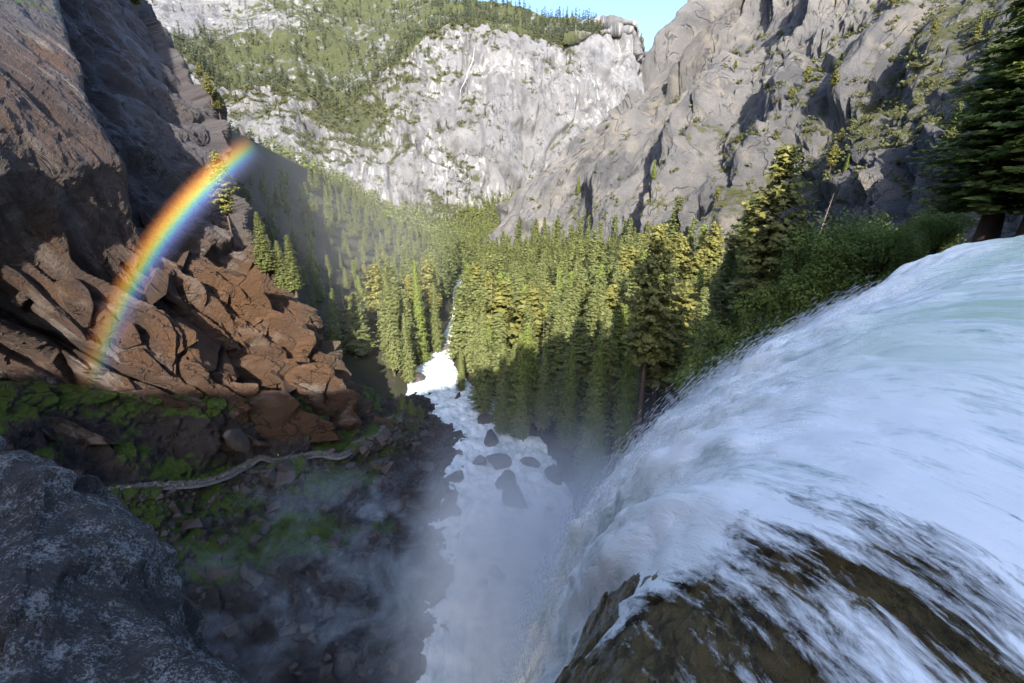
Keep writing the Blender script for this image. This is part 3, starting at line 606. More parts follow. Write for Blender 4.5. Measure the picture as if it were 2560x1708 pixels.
for kind, (bx, by), t, (tx, ty), w, label in LONE:
    base = on_left(bx, by)*.985 if t in (166, 167) else P(bx, by, t) if t else hit(bx, by)
    if t in (166, 167): t = base[1]*CP-base[2]*SP
    rt = ray(tx, ty); T_ = rt*(base[1]/rt[1]); base = np.array([T_[0], base[1], base[2] if t else float(ground([T_[:2]])[0])-.3]); h = T_[2]-base[2]
    tree(kind, base, h, label, wide=w, fine=True); placed.append((base[0], base[1]))
    print('lone', label[:30], np.round(base), round(h))
tree('fir', P(2470, 600, 44), 30, 'huge dark shaded tree filling the upper right corner', wide=2.3, fine=2)
tree('fir', P(2600, 560, 40), 34, 'second dark shaded tree at the right edge, mostly out of frame', wide=2.0, fine=2)
for x, y, t, sz, lab in [(2170, 720, 62, 10, 'rounded dark oak directly above the waterfall crest'), (2080, 715, 68, 11, 'broad dark oak left of the rounded oak above the crest'), (2010, 760, 72, 12, 'deep green oak below the dead snag'), (2240, 670, 60, 5, 'small oak at the right end of the crest thicket'), (2060, 800, 66, 12, 'dark bush low in the thicket beside the crest'), (1960, 880, 70, 12, 'leafy oak at the foot of the tallest pine'), (1850, 950, 74, 11, 'bright green bush where the falling water hides the forest foot'), (1770, 1010, 80, 11, 'low bush at the forest foot, farthest down the fall edge'), (2330, 640, 54, 6, 'twiggy bush at the foot of the huge shaded tree'), (1740, 680, 330, 17, 'yellow sunlit oak at the foot of the pale slab'), (1690, 690, 320, 15, 'orange-tinged sunlit oak left of the yellow one')]:
    shrub(P(x, y, t), sz, lab, leafy=True, name='oak_tree')['category'] = 'tree'
for x, y, h_, lab in [(505, 215, 9, 'small dark conifer highest on the left skyline'), (530, 260, 11, 'dark leaning conifer on the left skyline, below the highest'), (552, 300, 12, 'dark bushy conifer on the left skyline just above the bow'), (345, 40, 14, 'sunlit green tree on the left wall near the top edge')]:
    b_ = on_left(x, y); tree('pine', b_*.985, h_, lab, wide=1.6)
snag(P(2030, 640, 95), 13, 'bare broken snag against the grey slab right of the tallest pine', lean=(0, .12))

# forest: points right and left of the river with spacing; the nearest in view are single trees, the rest one mass
r = np.random.RandomState(5); pts = list(placed); out = []; cell = {}
for x, y in pts: cell.setdefault((int(x//9), int(y//9)), []).append((x, y))
cand = []
while len(cand) < 15000:
    y = 120+780*r.rand()**1.2; x = -330+560*r.rand(); cand.append((x, y))
cand = np.array(cand); dr_, di = river_at(cand); side = (cand[:, 0]-RD[di, 0])
gz = ground(cand); pxc, pyc, dc = proj(np.column_stack([cand, gz])); pxt, pyt, _ = proj(np.column_stack([cand, gz+35]))
ok = (dr_ > RD[di, 3]*1.12+3) & (pxc > 600) & (pxc < 2150) & (pyt < 1150) & (dc > 100)
ok &= ~((side < 0) & (cand[:, 1] < 215))
ok &= ~((side > 0) & (cand[:, 1] < 150) & (cand[:, 0] < 42))
ok &= (gz < 0)
# keep trees off the bare right wall
zmax = np.interp(cand[:, 1], [100, 230, 350, 490, 650, 815], [60, 128, 138, 112, 68, 0]); ok &= cand[:, 0] < zmax
for (x, y), z, o, sd in zip(cand, gz, ok, side):
    if not o: continue
    sp = 10. if y < 300 else 12.5
    cx, cy_ = int(x//9), int(y//9)
    if any((x-a)**2+(y-b)**2 < sp*sp for i in (-1, 0, 1) for j in (-1, 0, 1) for a, b in cell.get((cx+i, cy_+j), ())): continue
    cell.setdefault((cx, cy_), []).append((x, y)); out.append((x, y, z, sd))
out = np.array(out); out = out[np.argsort(np.linalg.norm(out[:, :2], axis=1))]
print('forest', len(out))
NSING = 270
for i, (x, y, z, sd) in enumerate(out[:NSING]):
    kind = ['fir', 'fir', 'cedar', 'fir', 'pine', 'slim'][r.randint(6)]; h = (27+25*r.rand()**.8)*(.85 if sd < 0 else 1)
    if x > 60 and y < 260: h *= .75
    if sd > 0 and y < 200 and x < 60: h *= 1.12
    if sd < 0: h *= np.interp(x, [-110, -72], [.42, 1.])
    if r.rand() < .07: snag((x, y, z-.3), h*.9, ('tall' if h > 40 else 'short')+' bare grey dead conifer '+('on the left bank' if sd < 0 else 'in the shaded near forest' if y < 215 else 'in the sunlit forest' if y < 290 else 'in the farther sunlit forest'), 'dead conifers in the valley forest'); continue
    wd = r.uniform(1.2, 2.1); dr1, ir1 = river_at(np.array([[x, y]])); gap = dr1[0]-RD[ir1[0], 3]
    word = ('tall ' if h > 43 else 'short ' if h < 31 else 'middling ')+('broad ' if wd > 1.6 else 'slender ' if wd < 1.3 else '')+{'fir': 'fir', 'slim': 'spire-like fir', 'cedar': 'cedar', 'pine': 'pine'}[kind]
    if sd < 0:
        where = 'in the shade of the left wall' if x < -100 else 'at the edge of the left bank' if gap < 12 else 'on the left bank slope'
        where += ' beside the lower bend' if y < 265 else ' beside the sunlit rapids' if y < 380 else ' far up the valley'; grp = 'left bank conifers'
    else:
        where = 'at the water edge' if gap < 12 else 'in the second row from the river' if gap < 32 else 'in the middle of the forest' if gap < 75 else 'close under the right wall'
        where += ', shaded front of the forest' if y < 195 else ', where sun meets shade' if y < 240 else ', sunlit part' if y < 330 else ', farther sunlit part'; grp = 'right bank conifers'
    tree(kind, (x, y, z-.4), h, word+' '+where, grp+': '+word+' '+where, wide=wd, fine=y < 190)

# masses: many plants joined into one mesh, from light templates
def light_conifer(seed, whorl, per, leaf, k=1):
    v, t = conifer_crown(seed, 'fir', whorl, per, 2, leaf, k); return v, t
def mass(name, pos, hs, ws, temps, mat, tint_shift=.35, extra=None):
    V = []; T = []; ids = r.randint(0, len(temps), len(pos))
    for k, (tv, tt) in enumerate(temps):
        m = ids == k; p = pos[m]; n_ = len(p)
        if not n_: continue
        a = r.rand(n_)*6.283; ca, sa = np.cos(a), np.sin(a); hh = hs[m]; ww = ws[m]
        x = (tv[None, :, 0]*ca[:, None]-tv[None, :, 1]*sa[:, None])*ww[:, None]+p[:, 0:1]; y = (tv[None, :, 0]*sa[:, None]+tv[None, :, 1]*ca[:, None])*ww[:, None]+p[:, 1:2]
        z = tv[None, :, 2]*hh[:, None]+p[:, 2:3]; V.append(np.stack([x, y, z], -1).reshape(-1, 3)); T.append(np.clip(tt[None]*.65+r.rand(n_, 1)*tint_shift, 0, 1).ravel())
    V = np.concatenate(V); m = mesh(name, V, np.arange(len(V)).reshape(-1, 3), [mat], smooth=False); attr(m, 'tint', np.concatenate(T)); print(name, len(V)//3)
    return m
MID = [conifer_crown(300+i, 'fir', 36, 6, 4, .0185, 2) for i in range(5)]; LOW = [light_conifer(320+i, 10, 4, .06, 1) for i in range(4)]
CLOUD = [leaf_cloud(340+i, 90, 10, .11) for i in range(4)]
rest = out[NSING:]
hs = 22+30*r.rand(len(rest)); hs *= np.where(rest[:, 3] < 0, np.interp(rest[:, 0], [-120, -75], [.45, 1.]), 1.); obj('valley_forest', mass('valley_forest', rest[:, :3], hs, hs*r.uniform(1.1, 2., len(rest)), MID, F_FIR), label='sunlit conifer forest filling the middle of the valley', cat='forest', kind='stuff')
# far valley floor
c2 = np.column_stack([r.uniform(-650, 260, 5200), r.uniform(780, 1480, 5200)]); z2 = ground(c2); c2 = np.column_stack([c2, z2])
d2, i2 = river_at(c2[:, :2]); c2 = c2[(d2 > 8)]; sel = r.rand(len(c2)) < .72
hs = r.uniform(16, 36, sel.sum()); obj('distant_valley_forest', mass('distant_valley_forest', c2[sel], hs, hs*1.1, LOW, F_FIR), label='distant green conifer forest at the foot of the far granite wall', cat='forest', kind='stuff')
hs = r.uniform(9, 17, (~sel).sum()); obj('distant_broadleaf_trees', mass('distant_broadleaf_trees', c2[~sel], hs, hs*1.3, CLOUD, F_LEAF), label='bright green broadleaf trees scattered through the distant valley forest', cat='trees', kind='stuff')
# wooded slope above the far wall, scrub and trees on its ledges
fi = r.randint(0, FAR.shape[0]*FAR.shape[1], 90000); fp = FAR.reshape(-1, 3)[fi]; fv = FARVEG.ravel()[fi]; fw = FARWALL.ravel()[fi]
pxf, pyf, df = proj(fp)
clump = fbm(fp/70, 3)
keep = (pxf > 350) & (pxf < 1680) & (pyf > -120) & np.where(fw > .5, (fv > .42) & (r.rand(len(fp)) < .16), (fv+clump*.5 > .45) & (r.rand(len(fp)) < .13))
fp = fp[keep]; fw = fw[keep]; tre = r.rand(len(fp)) < np.where(fw > .5, .35, .8)
hs = r.uniform(14, 36, tre.sum())*np.where(fw[tre] > .5, .7, 1); obj('plateau_forest', mass('plateau_forest', fp[tre], hs, hs*.95, LOW, F_FAR), label='thin conifer forest on the slope above the far granite wall', cat='forest', kind='stuff')
hs = r.uniform(5, 12, (~tre).sum()); obj('far_wall_scrub', mass('far_wall_scrub', fp[~tre], hs, hs*1.7, CLOUD, F_SCRUB), label='olive scrub on the ledges of the far granite wall', cat='scrub', kind='stuff')
# right wall: shrubs and small trees on ledges
ri = r.randint(0, RGT.shape[0]*RGT.shape[1], 60000); rp = RGT.reshape(-1, 3)[ri]; rv = RGTVEG.ravel()[ri]; pxr, pyr, dr2 = proj(rp)
band = np.exp(-((pyr-120+(pxr-2250)*.75)/90)**2)*.22
keep = (pxr > 1300) & (pxr < 2600) & (pyr > -60) & (pyr < 650) & (rv+band+r.rand(len(rp))*.2 > .36) & (dr2 > 90)
rp = rp[keep]; dr2 = dr2[keep]; o = r.permutation(len(rp)); rp = rp[o]; dr2 = dr2[o]; print('shrub cand', len(rp))
taken = []; rest_s = []
for p, d in zip(rp, dr2):
    rr = 2.2+d*.018
    if len(taken) < 210 and all((p[0]-a[0])**2+(p[1]-a[1])**2+(p[2]-a[2])**2 > rr*rr for a in taken):
        taken.append(p)
        s = r.uniform(2.2, 4.2)*(1+d/420); px1, py1, _ = proj(p)
        row = 'low on' if py1 > 430 else 'halfway up' if py1 > 250 else 'high on' if py1 > 100 else 'at the top of'
        part = 'far end' if px1 < 1500 else 'smooth far slabs' if px1 < 1700 else 'gullied middle' if px1 < 1900 else 'broken ledges' if px1 < 2100 else 'shaded near end' if py1 > 380 else 'brushy near end'
        size = 'big' if s > 5.6 else 'small' if s < 4.2 else 'medium'
        if r.rand() < .16: tree(['pine', 'fir', 'cedar'][r.randint(3)], p-np.array([0, 0, .5]), s*2.4, size+' lone conifer '+row+' the '+part+' of the right wall', 'conifers on the right canyon wall', wide=1.5)
        else: shrub(p-np.array([0, 0, .3]), s, size+' olive scrub bush '+row+' the '+part+' of the right wall', 'scrub on the right canyon wall')
    elif r.rand() < .25: rest_s.append(p)
if rest_s:
    rest_s = np.array(rest_s)[:700]; hs = r.uniform(1.5, 3.2, len(rest_s))*(1+np.linalg.norm(rest_s, axis=1)/500); obj('right_wall_ground_scrub', mass('right_wall_ground_scrub', rest_s, hs*1.1, hs*1.3, CLOUD, F_SCRUB), label='low olive scrub spread over the right canyon wall', cat='scrub', kind='stuff')

# ------------------------------------------------------------------ slabs on the left wall, traced one by one
import bmesh
SLABS = [[(965, 480), (990, 420), (1080, 500), (1190, 600), (1210, 700), (1205, 760), (1110, 700), (1060, 640), (970, 580)], [(1110, 400), (1150, 440), (1300, 600), (1390, 700), (1400, 760), (1330, 740), (1240, 620), (1130, 500)],
 [(1260, 420), (1330, 440), (1480, 600), (1560, 700), (1480, 750), (1440, 700), (1390, 600), (1300, 500)], [(880, 640), (960, 700), (1010, 800), (1100, 1000), (1060, 1060), (1020, 1040), (940, 850), (850, 700)],
 [(680, 900), (830, 860), (930, 960), (1010, 1040), (900, 1010), (700, 960)], [(320, 490), (420, 450), (510, 540), (545, 640), (520, 750), (480, 740), (380, 600)], [(0, 360), (130, 430), (260, 560), (500, 760), (540, 820), (480, 785), (300, 655), (140, 500), (20, 430)],
 [(1145, 260), (1180, 250), (1215, 350), (1200, 390), (1160, 340)], [(1190, 600), (1240, 640), (1300, 720), (1340, 860), (1320, 940), (1260, 830), (1215, 760)], [(1080, 680), (1200, 760), (1250, 900), (1250, 1010), (1180, 1030), (1090, 880), (1000, 720)],
 [(1400, 780), (1470, 900), (1490, 1020), (1440, 1000), (1400, 900)], [(1480, 750), (1580, 700), (1590, 780), (1540, 840)], [(830, 560), (900, 400), (960, 440), (950, 560), (890, 620)], [(1000, 250), (1090, 320), (1120, 420), (1060, 430), (980, 340)],
 [(1520, 1100), (1600, 1000), (1670, 1060), (1680, 1150), (1560, 1140)], [(0, 700), (90, 740), (200, 780), (130, 850), (0, 800)], [(70, 600), (130, 540), (170, 560), (120, 640)], [(620, 290), (700, 250), (820, 340), (790, 420), (660, 330)], [(700, 700), (780, 720), (840, 850), (720, 880), (670, 800)],
 [(560, 1080), (640, 1000), (760, 1040), (800, 1110), (640, 1130)], [(820, 60), (880, 90), (960, 230), (930, 260), (850, 150)], [(1250, 90), (1300, 130), (1400, 280), (1480, 360), (1450, 380), (1330, 260)], [(1290, 900), (1360, 880), (1400, 1000), (1380, 1060), (1310, 1010)]]
for k_, poly in enumerate(SLABS):
    pp = np.array([on_left(x/2.35, 500+y/2.35) for x, y in poly]); c = pp.mean(0); nrm = np.linalg.svd(pp-c)[2][2]; nrm *= np.sign(nrm@-c)
    tgt = np.array([.62, -.62, .48]); nrm = nrm*.4+tgt/np.linalg.norm(tgt)*.6; nrm /= np.linalg.norm(nrm)
    ux = pp[:, 0]*.2+pp[:, 1]; ux = (ux-ux.min())/(np.ptp(ux)+1e-6); size = np.linalg.norm(np.ptp(pp, axis=0))
    bm = bmesh.new(); vs = [bm.verts.new(p+nrm*(.4+size*.12*u)) for p, u in zip(pp, ux)]; f = bm.faces.new(vs)
    ext = bmesh.ops.extrude_face_region(bm, geom=[f])
    for v in [e for e in ext['geom'] if isinstance(e, bmesh.types.BMVert)]: v.co += Vector(-nrm*(3+size*.25))
    bmesh.ops.recalc_face_normals(bm, faces=bm.faces); bmesh.ops.bevel(bm, geom=bm.edges[:], offset=.25, segments=1, affect='EDGES', clamp_overlap=True)
    bmesh.ops.triangulate(bm, faces=bm.faces[:])
    for it in range(3): bmesh.ops.subdivide_edges(bm, edges=[e for e in bm.edges if e.calc_length() > 1.6], cuts=1, use_grid_fill=False); bmesh.ops.triangulate(bm, faces=bm.faces[:])
    co = np.array([v.co for v in bm.verts]); nn = np.array([v.normal for v in bm.verts]); co = co+nn*(fbm(co/3., 3)*.25+fbm(co/8, 2)*.6)[:, None]
    for v, x in zip(bm.verts, co): v.co = x
    m = bpy.data.meshes.new('rock_slab'); bm.to_mesh(m); bm.free(); m.materials.append(M_LEFT)
    vattr(m, 'streak', co-fin*(co@fin)[:, None]*.9); sx_, sy_, _ = proj(co); attr(m, 'orange', np.clip((sy_-560)/200, 0, 1)*np.clip((sx_-200)/150, 0, 1))
    obj('rock_slab', m, LEFT)

# ------------------------------------------------------------------ boulders
def boulder_mesh(seed):
    r = np.random.RandomState(seed); bm = bmesh.new(); bmesh.ops.create_icosphere(bm, subdivisions=3, radius=1); co = np.array([v.co for v in bm.verts])
    for i in range(13):                                    # cut flat fracture faces
        d = r.normal(size=3); d /= np.linalg.norm(d); h = r.uniform(.38, .72); k = co@d; co = co-np.clip(k-h, 0, None)[:, None]*d
    co = co*(1+fbm(co*1.4+seed*3.1, 3)*.12)[:, None]*np.array([1, r.uniform(.65, .95), r.uniform(.55, .8)])
    for v, x in zip(bm.verts, co): v.co = x
    m = bpy.data.meshes.new('boulder'); bm.to_mesh(m); bm.free(); m.materials.append(M_BOULDER)
    for p_ in m.polygons: p_.use_smooth = True
    m.set_sharp_from_angle(angle=math.radians(28)) if hasattr(m, 'set_sharp_from_angle') else None
    return m
BLD = [boulder_mesh(900+i) for i in range(9)]
def boulder(pos, s, label, group=None, flat=1., k=None):
    o = obj('boulder', BLD[rs.randint(9) if k is None else k % 9], label=label, cat='boulder', group=group, loc=tuple(pos)); o.scale = (s, s*rs.uniform(.8, 1.1), s*flat); o.rotation_euler = (rs.normal()*.2, rs.normal()*.2, rs.rand()*6.28); return o
# in and beside the river: pixel centre, half width in pixels, label
RB = [(1245, 1158, 34, 'tall dark boulder splitting the current at the river bend'), (1196, 1155, 20, 'small dark boulder left of the tall one at the bend'), (1133, 1200, 38, 'flat-topped pale boulder at the left edge of the whitewater'), (1262, 1208, 36, 'wide rounded boulder awash in midstream, above the big one'), (1283, 1246, 48, 'biggest dark boulder in midstream below the bend'),
      (1125, 1285, 40, 'grey boulder half hidden in spray by the left bank'), (1247, 1440, 28, 'lone pointed boulder in the mist near the plunge'), (1205, 1460, 14, 'small rock beside the lone pointed boulder in the mist'), (1358, 1362, 24, 'dark rock at the right edge beside the falling water'), (1372, 1272, 12, 'small black rock in the right-hand rapids'), (1320, 1155, 30, 'boulder wedged at the right end of the bend ledge'),
      (1380, 1190, 34, 'dark boulder at the foot of the right bank trees'), (1215, 1050, 34, 'large dark bank boulder below the layered fir'), (1230, 1100, 30, 'dark boulder on the right bank, below the large bank boulder'), (1145, 995, 14, 'small boulder at the right bank, upstream of the bend'), (1075, 985, 9, 'small rock in midstream above the bend'), (1055, 1000, 10, 'low dark rock near the left bank, above the bend'),
      (1045, 950, 20, 'dark rock at the left bank where the shade begins'), (1118, 870, 18, 'pale sunlit gravel rock at the top of the shaded pool'), (1140, 815, 14, 'sunlit rock beside the upper rapids'), (1420, 1100, 14, 'pale grey block under the front-row cedars'), (1330, 1480, 14, 'dark rock showing through spray left of the fall'), (1440, 1165, 26, 'brown boulder on the right bank slope, topmost of the heap')]
for x, y, hw, lab in RB:
    p = Pz(x, y, -97); 
    for it in range(6):
        _, i = river_at(p[None, :2]); zz_ = max(RD[i[0], 2]+.4, float(ground(p[None, :2])[0])+.3); p = Pz(x, y, zz_)
    d = p[1]*CP-p[2]*SP; boulder(p-np.array([0, 0, .1]), hw/F*d*1.15, lab, flat=1.15)
# right bank heap
r = np.random.RandomState(21)
for i in range(70):
    px, py = r.uniform(1340, 1500), r.uniform(1130, 1290)
    if py < 1120+(1420-px)*.5: continue
    p = hit(px, py); boulder(p, (bs := r.uniform(.8, 2.6)), ('big' if bs > 1.9 else 'small' if bs < 1.3 else 'mid-sized')+' brown boulder in the right bank heap, '+('upper' if py < 1190 else 'lower')+(' left part' if px < 1400 else ' right part'), 'boulders along the right bank')
# talus on the gorge side
gi = r.randint(0, GOR.shape[0]*GOR.shape[1], 9000); gp = GOR.reshape(-1, 3)[gi]; vrow = np.repeat(np.linspace(0, 8, GOR.shape[0]), GOR.shape[1])[gi]; gpx, gpy, gd_ = proj(gp)
dens = np.where(vrow < 3.9, .5+.5*np.exp(-((gpx-900)/160)**2), .12)
keep = (vrow > .8) & (vrow < 4.2) & (gpx > 240) & (gpx < 1130) & (gpy < 1690) & (gpy > 1020) & (r.rand(len(gp)) < dens)
tp = gp[keep]; tx, ty, td = proj(tp); n_single = 0; small = []
for p, x, y, d in zip(tp, tx, ty, td):
    sz = .45*(1+r.pareto(2.4)); sz = min(sz, 3.6)
    if n_single < 230 and sz > .62:
        if x > 900 and y > 1200: lab, grp = 'angular block in the dark talus beside the lower river', 'talus beside the lower river'
        elif y < 1200: lab, grp = 'loose rock among the moss near the stone trail', 'rocks near the trail'
        else: lab, grp = 'wet block on the misty talus below the trail', 'talus below the trail'
        lab = ('large ' if sz > 1.5 else 'small ' if sz < .8 else 'mid-sized ')+lab+(', near the outcrop' if x < 420 else ', left of centre' if x < 620 else ', mid gorge' if x < 800 else ', by the water' if x > 960 else '')+(', lowest' if y > 1450 else '')
        boulder(p-np.array([0, 0, sz*.05]), sz, lab, grp); n_single += 1
    else: small.append((p, sz))
print('talus', n_single, len(small))
cv = np.array([[1, 1, 1], [-1, 1, 1], [-1, -1, 1], [1, -1, 1], [1, 1, -1], [-1, 1, -1], [-1, -1, -1], [1, -1, -1]], float)*.7; cf = np.array([[0, 1, 2, 3], [7, 6, 5, 4], [0, 4, 5, 1], [1, 5, 6, 2], [2, 6, 7, 3], [3, 7, 4, 0]])
def rubble(items, name, mat):
    parts = []
    for p, sz in items:
        a = r.rand(3)*6.28; ca, sa = np.cos(a), np.sin(a)
        Rz = np.array([[ca[0], -sa[0], 0], [sa[0], ca[0], 0], [0, 0, 1]]); Rx = np.array([[1, 0, 0], [0, ca[1], -sa[1]], [0, sa[1], ca[1]]])
        parts.append((((cv+r.normal(size=(8, 3))*.22)*np.array([1, r.uniform(.6, 1), r.uniform(.4, .8)])*sz)@(Rz@Rx).T+p, cf))
    v, f = cat(parts); return mesh(name, v, f, [mat], smooth=False)
obj('talus_rubble', rubble(small, 'talus_rubble', M_BOULDER), label='small broken stones strewn over the gorge talus', cat='rubble', kind='stuff')
trock = boulder(P(718, 1198, 131), 4.6, 'large tan flat boulder on the moss below the trail', flat=.6)
boulder(P(938, 1210, 150), 4.2, 'pale tilted slab block near the small stream below the trail', flat=.5)
boulder(P(990, 1270, 140), 5.5, 'big dark cracked block above the river, lower gorge', flat=1.2)
boulder(P(590, 1105, 121), 3.6, 'tall smooth brown monolith leaning on the dark cliff above the trail', flat=2.3, k=3)

# ------------------------------------------------------------------ stone trail along the bench
TR = [(218, 1234, -60.2), (330, 1218, -63.8), (415, 1212, -66.6), (500, 1206, -69.6), (560, 1190, -71.8), (590, 1174, -72.6), (640, 1152, -74.6), (690, 1150, -76.4), (740, 1142, -77.6), (800, 1134, -80), (850, 1139, -82.4), (880, 1120, -84.2), (905, 1104, -85.2), (945, 1092, -87.2), (960, 1065, -88.6), (972, 1050, -89.6), (1003, 1046, -91)]
path = cr(np.array([Pz(*p) for p in TR]), 420)
k = M('trail_stone'); p_ = k.pos(); M_TRAIL = k.color(k.mix(k.noise(p_, .9, 6, .7), (.06, .055, .05), (.19, .175, .16)), .6); k.bump(k.noise(p_, 4, 4), .6, .1)
TRAIL = obj('stone_trail', None, kind='structure')
tgx = np.gradient(path[:, :2], axis=0); tgx /= np.linalg.norm(tgx, axis=1)[:, None]; nn = np.stack([tgx[:, 1], -tgx[:, 0]], 1)
GK = GOR.reshape(-1, 3)
def gorge_z(p):
    d = (GK[:, 0]-p[0])**2+(GK[:, 1]-p[1])**2; i = np.argpartition(d, 6)[:6]; return GK[i, 2].max()
pz = np.array([gorge_z(p) for p in path[::6]]); pz = np.interp(np.arange(420), np.arange(0, 420, 6), np.convolve(np.pad(pz, 2, mode='edge'), np.ones(5)/5, 'valid')); path[:, 2] = np.maximum(path[:, 2], pz)+.22
bed = np.stack([np.column_stack([path[:, :2]+nn*w, path[:, 2]+dz]) for w, dz in ((-1.5, -.9), (-.6, -.25), (0, -.2), (.6, -.25), (1.5, -.9))], 1)
obj('trail_bed', mesh('trail_bed', bed, quads(420, 5), [M_TRAIL]), TRAIL)
items = []
for i in range(0, 420):
    for w in np.linspace(-.6, .6, 3): items.append((np.append(path[i, :2]+nn[i]*(w+r.normal()*.1)+r.normal(size=2)*.12, path[i, 2]-.12+r.rand()*.2), r.uniform(.2, .5)))
o = obj('step_stones', rubble(items, 'step_stones', M_TRAIL), TRAIL, kind='stuff')

# ------------------------------------------------------------------ hikers on the trail
def plain(name, c, rough=.8): k = M(name); return k.color(k.mix(k.noise(k.pos(), 6, 3), tuple(x*.8 for x in c), c), rough)
SKIN = plain('skin', (.45, .28, .2)); HAIR = plain('dark_hair', (.04, .03, .02)); DARK = plain('dark_trousers', (.03, .035, .05))
def hiker(pos, coat, label, face, stride=.22):
    bm = bmesh.new(); J = {}
    pts = {'pelvis': (0, 0, .95, .15), 'waist': (0, 0, 1.1, .135), 'chest': (0, .02, 1.33, .17), 'neck': (0, .03, 1.49, .06), 'head': (0, .05, 1.60, .10), 'crown': (0, .04, 1.70, .085)}
    for s, n_ in ((-1, 'l'), (1, 'r')):
        pts.update({'hip'+n_: (.10*s, 0, .9, .095), 'knee'+n_: (.11*s, stride*.5*s+.04, .5, .065), 'ankle'+n_: (.11*s, stride*s-.03, .09, .045), 'toe'+n_: (.12*s, stride*s+.14, .04, .04),
                    'shoulder'+n_: (.19*s, .02, 1.40, .075), 'elbow'+n_: (.25*s, -.05*s, 1.13, .05), 'wrist'+n_: (.24*s, .14-.06*s, .92, .036), 'hand'+n_: (.235*s, .19-.07*s, .86, .04)})
    for n_, v in pts.items(): J[n_] = bm.verts.new(v[:3])
    ed = [('pelvis', 'waist'), ('waist', 'chest'), ('chest', 'neck'), ('neck', 'head'), ('head', 'crown')]
    for n_ in 'lr': ed += [('pelvis', 'hip'+n_), ('hip'+n_, 'knee'+n_), ('knee'+n_, 'ankle'+n_), ('ankle'+n_, 'toe'+n_), ('chest', 'shoulder'+n_), ('shoulder'+n_, 'elbow'+n_), ('elbow'+n_, 'wrist'+n_), ('wrist'+n_, 'hand'+n_)]
    for a, b in ed: bm.edges.new((J[a], J[b]))
    m = bpy.data.meshes.new('hiker_body'); bm.verts.index_update(); bm.to_mesh(m); bm.free()
    tmp = bpy.data.objects.new('tmp', m); COL.objects.link(tmp); sk = tmp.modifiers.new('skin', 'SKIN'); sd = tmp.modifiers.new('sub', 'SUBSURF'); sd.levels = 1
    for sv_, v in zip(m.skin_vertices[0].data, pts.values()): sv_.radius = (v[3], v[3])
    m.skin_vertices[0].data[0].use_root = True
    dg = bpy.context.evaluated_depsgraph_get(); me = bpy.data.meshes.new_from_object(tmp.evaluated_get(dg)); bpy.data.objects.remove(tmp)
    me.name = 'person'; me.materials.clear()
    for x in (DARK, coat, SKIN, HAIR): me.materials.append(x)
    for f in me.polygons:
        z = f.center.z; f.use_smooth = True
        f.material_index = 0 if z < .98 and abs(f.center.x) < .2 else 1 if z < 1.5 and z > .95 else 2 if z < 1.64 else 3
    e = obj('person', me, label=label, cat='person', loc=tuple(pos)); e.rotation_euler = (0, 0, face)
    pk = bmesh.new(); bmesh.ops.create_cube(pk, size=1); bmesh.ops.scale(pk, vec=(.3, .2, .48), verts=pk.verts); bmesh.ops.bevel(pk, geom=pk.edges[:], offset=.06, segments=2, affect='EDGES')
    pm = bpy.data.meshes.new('backpack'); pk.to_mesh(pm); pk.free(); pm.materials.append(DARK); b = obj('backpack', pm, e); b.location = (0, -.2, 1.28); return e
def trail_point(px):
    x, y, d = proj(path); return path[np.argmin(np.abs(x-px))]+np.array([0, 0, .12])
hiker(trail_point(222), plain('orange_jacket', (.75, .16, .03)), 'hiker in an orange jacket where the trail meets the near outcrop', 2.2)
hiker(trail_point(575), plain('black_jacket', (.05, .06, .07)), 'hiker in dark clothes on the stone steps below the monolith', 2.5)
hiker(trail_point(697), plain('yellow_jacket', (.65, .62, .05)), 'hiker in a yellow-green jacket at the middle of the trail', -.6)
hiker(trail_point(735), plain('blue_jacket', (.05, .2, .55)), 'hiker in a blue jacket next along from the yellow-green jacket', -.6)

# ------------------------------------------------------------------ mist, spray and the rainbow
def box_obj(name, lo, hi, mat, label, cat):
    lo = np.array(lo, float); hi = np.array(hi, float); v = (cv/.7*.5+.5)*(hi-lo)+lo; return obj(name, mesh(name, v, cf, [mat], smooth=False), label=label, cat=cat, kind='stuff')
def vol_mat(name, build, step=1., color=(.97, .98, 1.), aniso=-.1):
    k = M(name); k.n.remove(k.b); v = k.new('VolumeScatter'); v.inputs['Color'].default_value = color+(1,); v.inputs['Anisotropy'].default_value = aniso
    k.put(v.inputs['Density'], build(k)); k.l.new(v.outputs[0], k.out.inputs['Volume']); k.m.cycles.volume_step_rate = step; return k.m
def soft_box(k, lo, hi, soft):
    p = k.new('SeparateXYZ'); k.put(p.inputs[0], k.pos()); f = None
    for i in range(3):
        a = k.rng(p.outputs[i], lo[i], lo[i]+soft[i]); b = k.rng(p.outputs[i], hi[i], hi[i]-soft[i]); g = k.math('MULTIPLY', a, b); f = g if f is None else k.math('MULTIPLY', f, g)
    return f
def mist(name, lo, hi, soft, dens, scale, label, cut=(.42, .7), stretch=(1, 1, 1), step=1., **kw):
    def b(k):
        n = k.noise(k.vec(k.pos(), tuple(x*scale for x in stretch)), 1., 5, .62, 1.2); return k.math('MULTIPLY', k.math('MULTIPLY', k.rng(n, cut[0], cut[1]), soft_box(k, lo, hi, soft)), dens)
    return box_obj(name, lo, hi, vol_mat(name, b, step, **kw), label, 'mist')
mist('gorge_mist', (-75, 52, -99), (6, 112, -66), (22, 18, 12), .06, 1/11, 'wisps of mist drifting over the dark gorge talus', cut=(.53, .7), stretch=(.8, .8, 1.3), step=1., color=(.55, .76, 1.))
mist('plunge_spray', (-22, 40, -99), (30, 108, -52), (12, 24, 34), .13, 1/18, 'dense white spray cloud where the fall meets the river', cut=(.28, .6), step=1., color=(.86, .94, 1.))
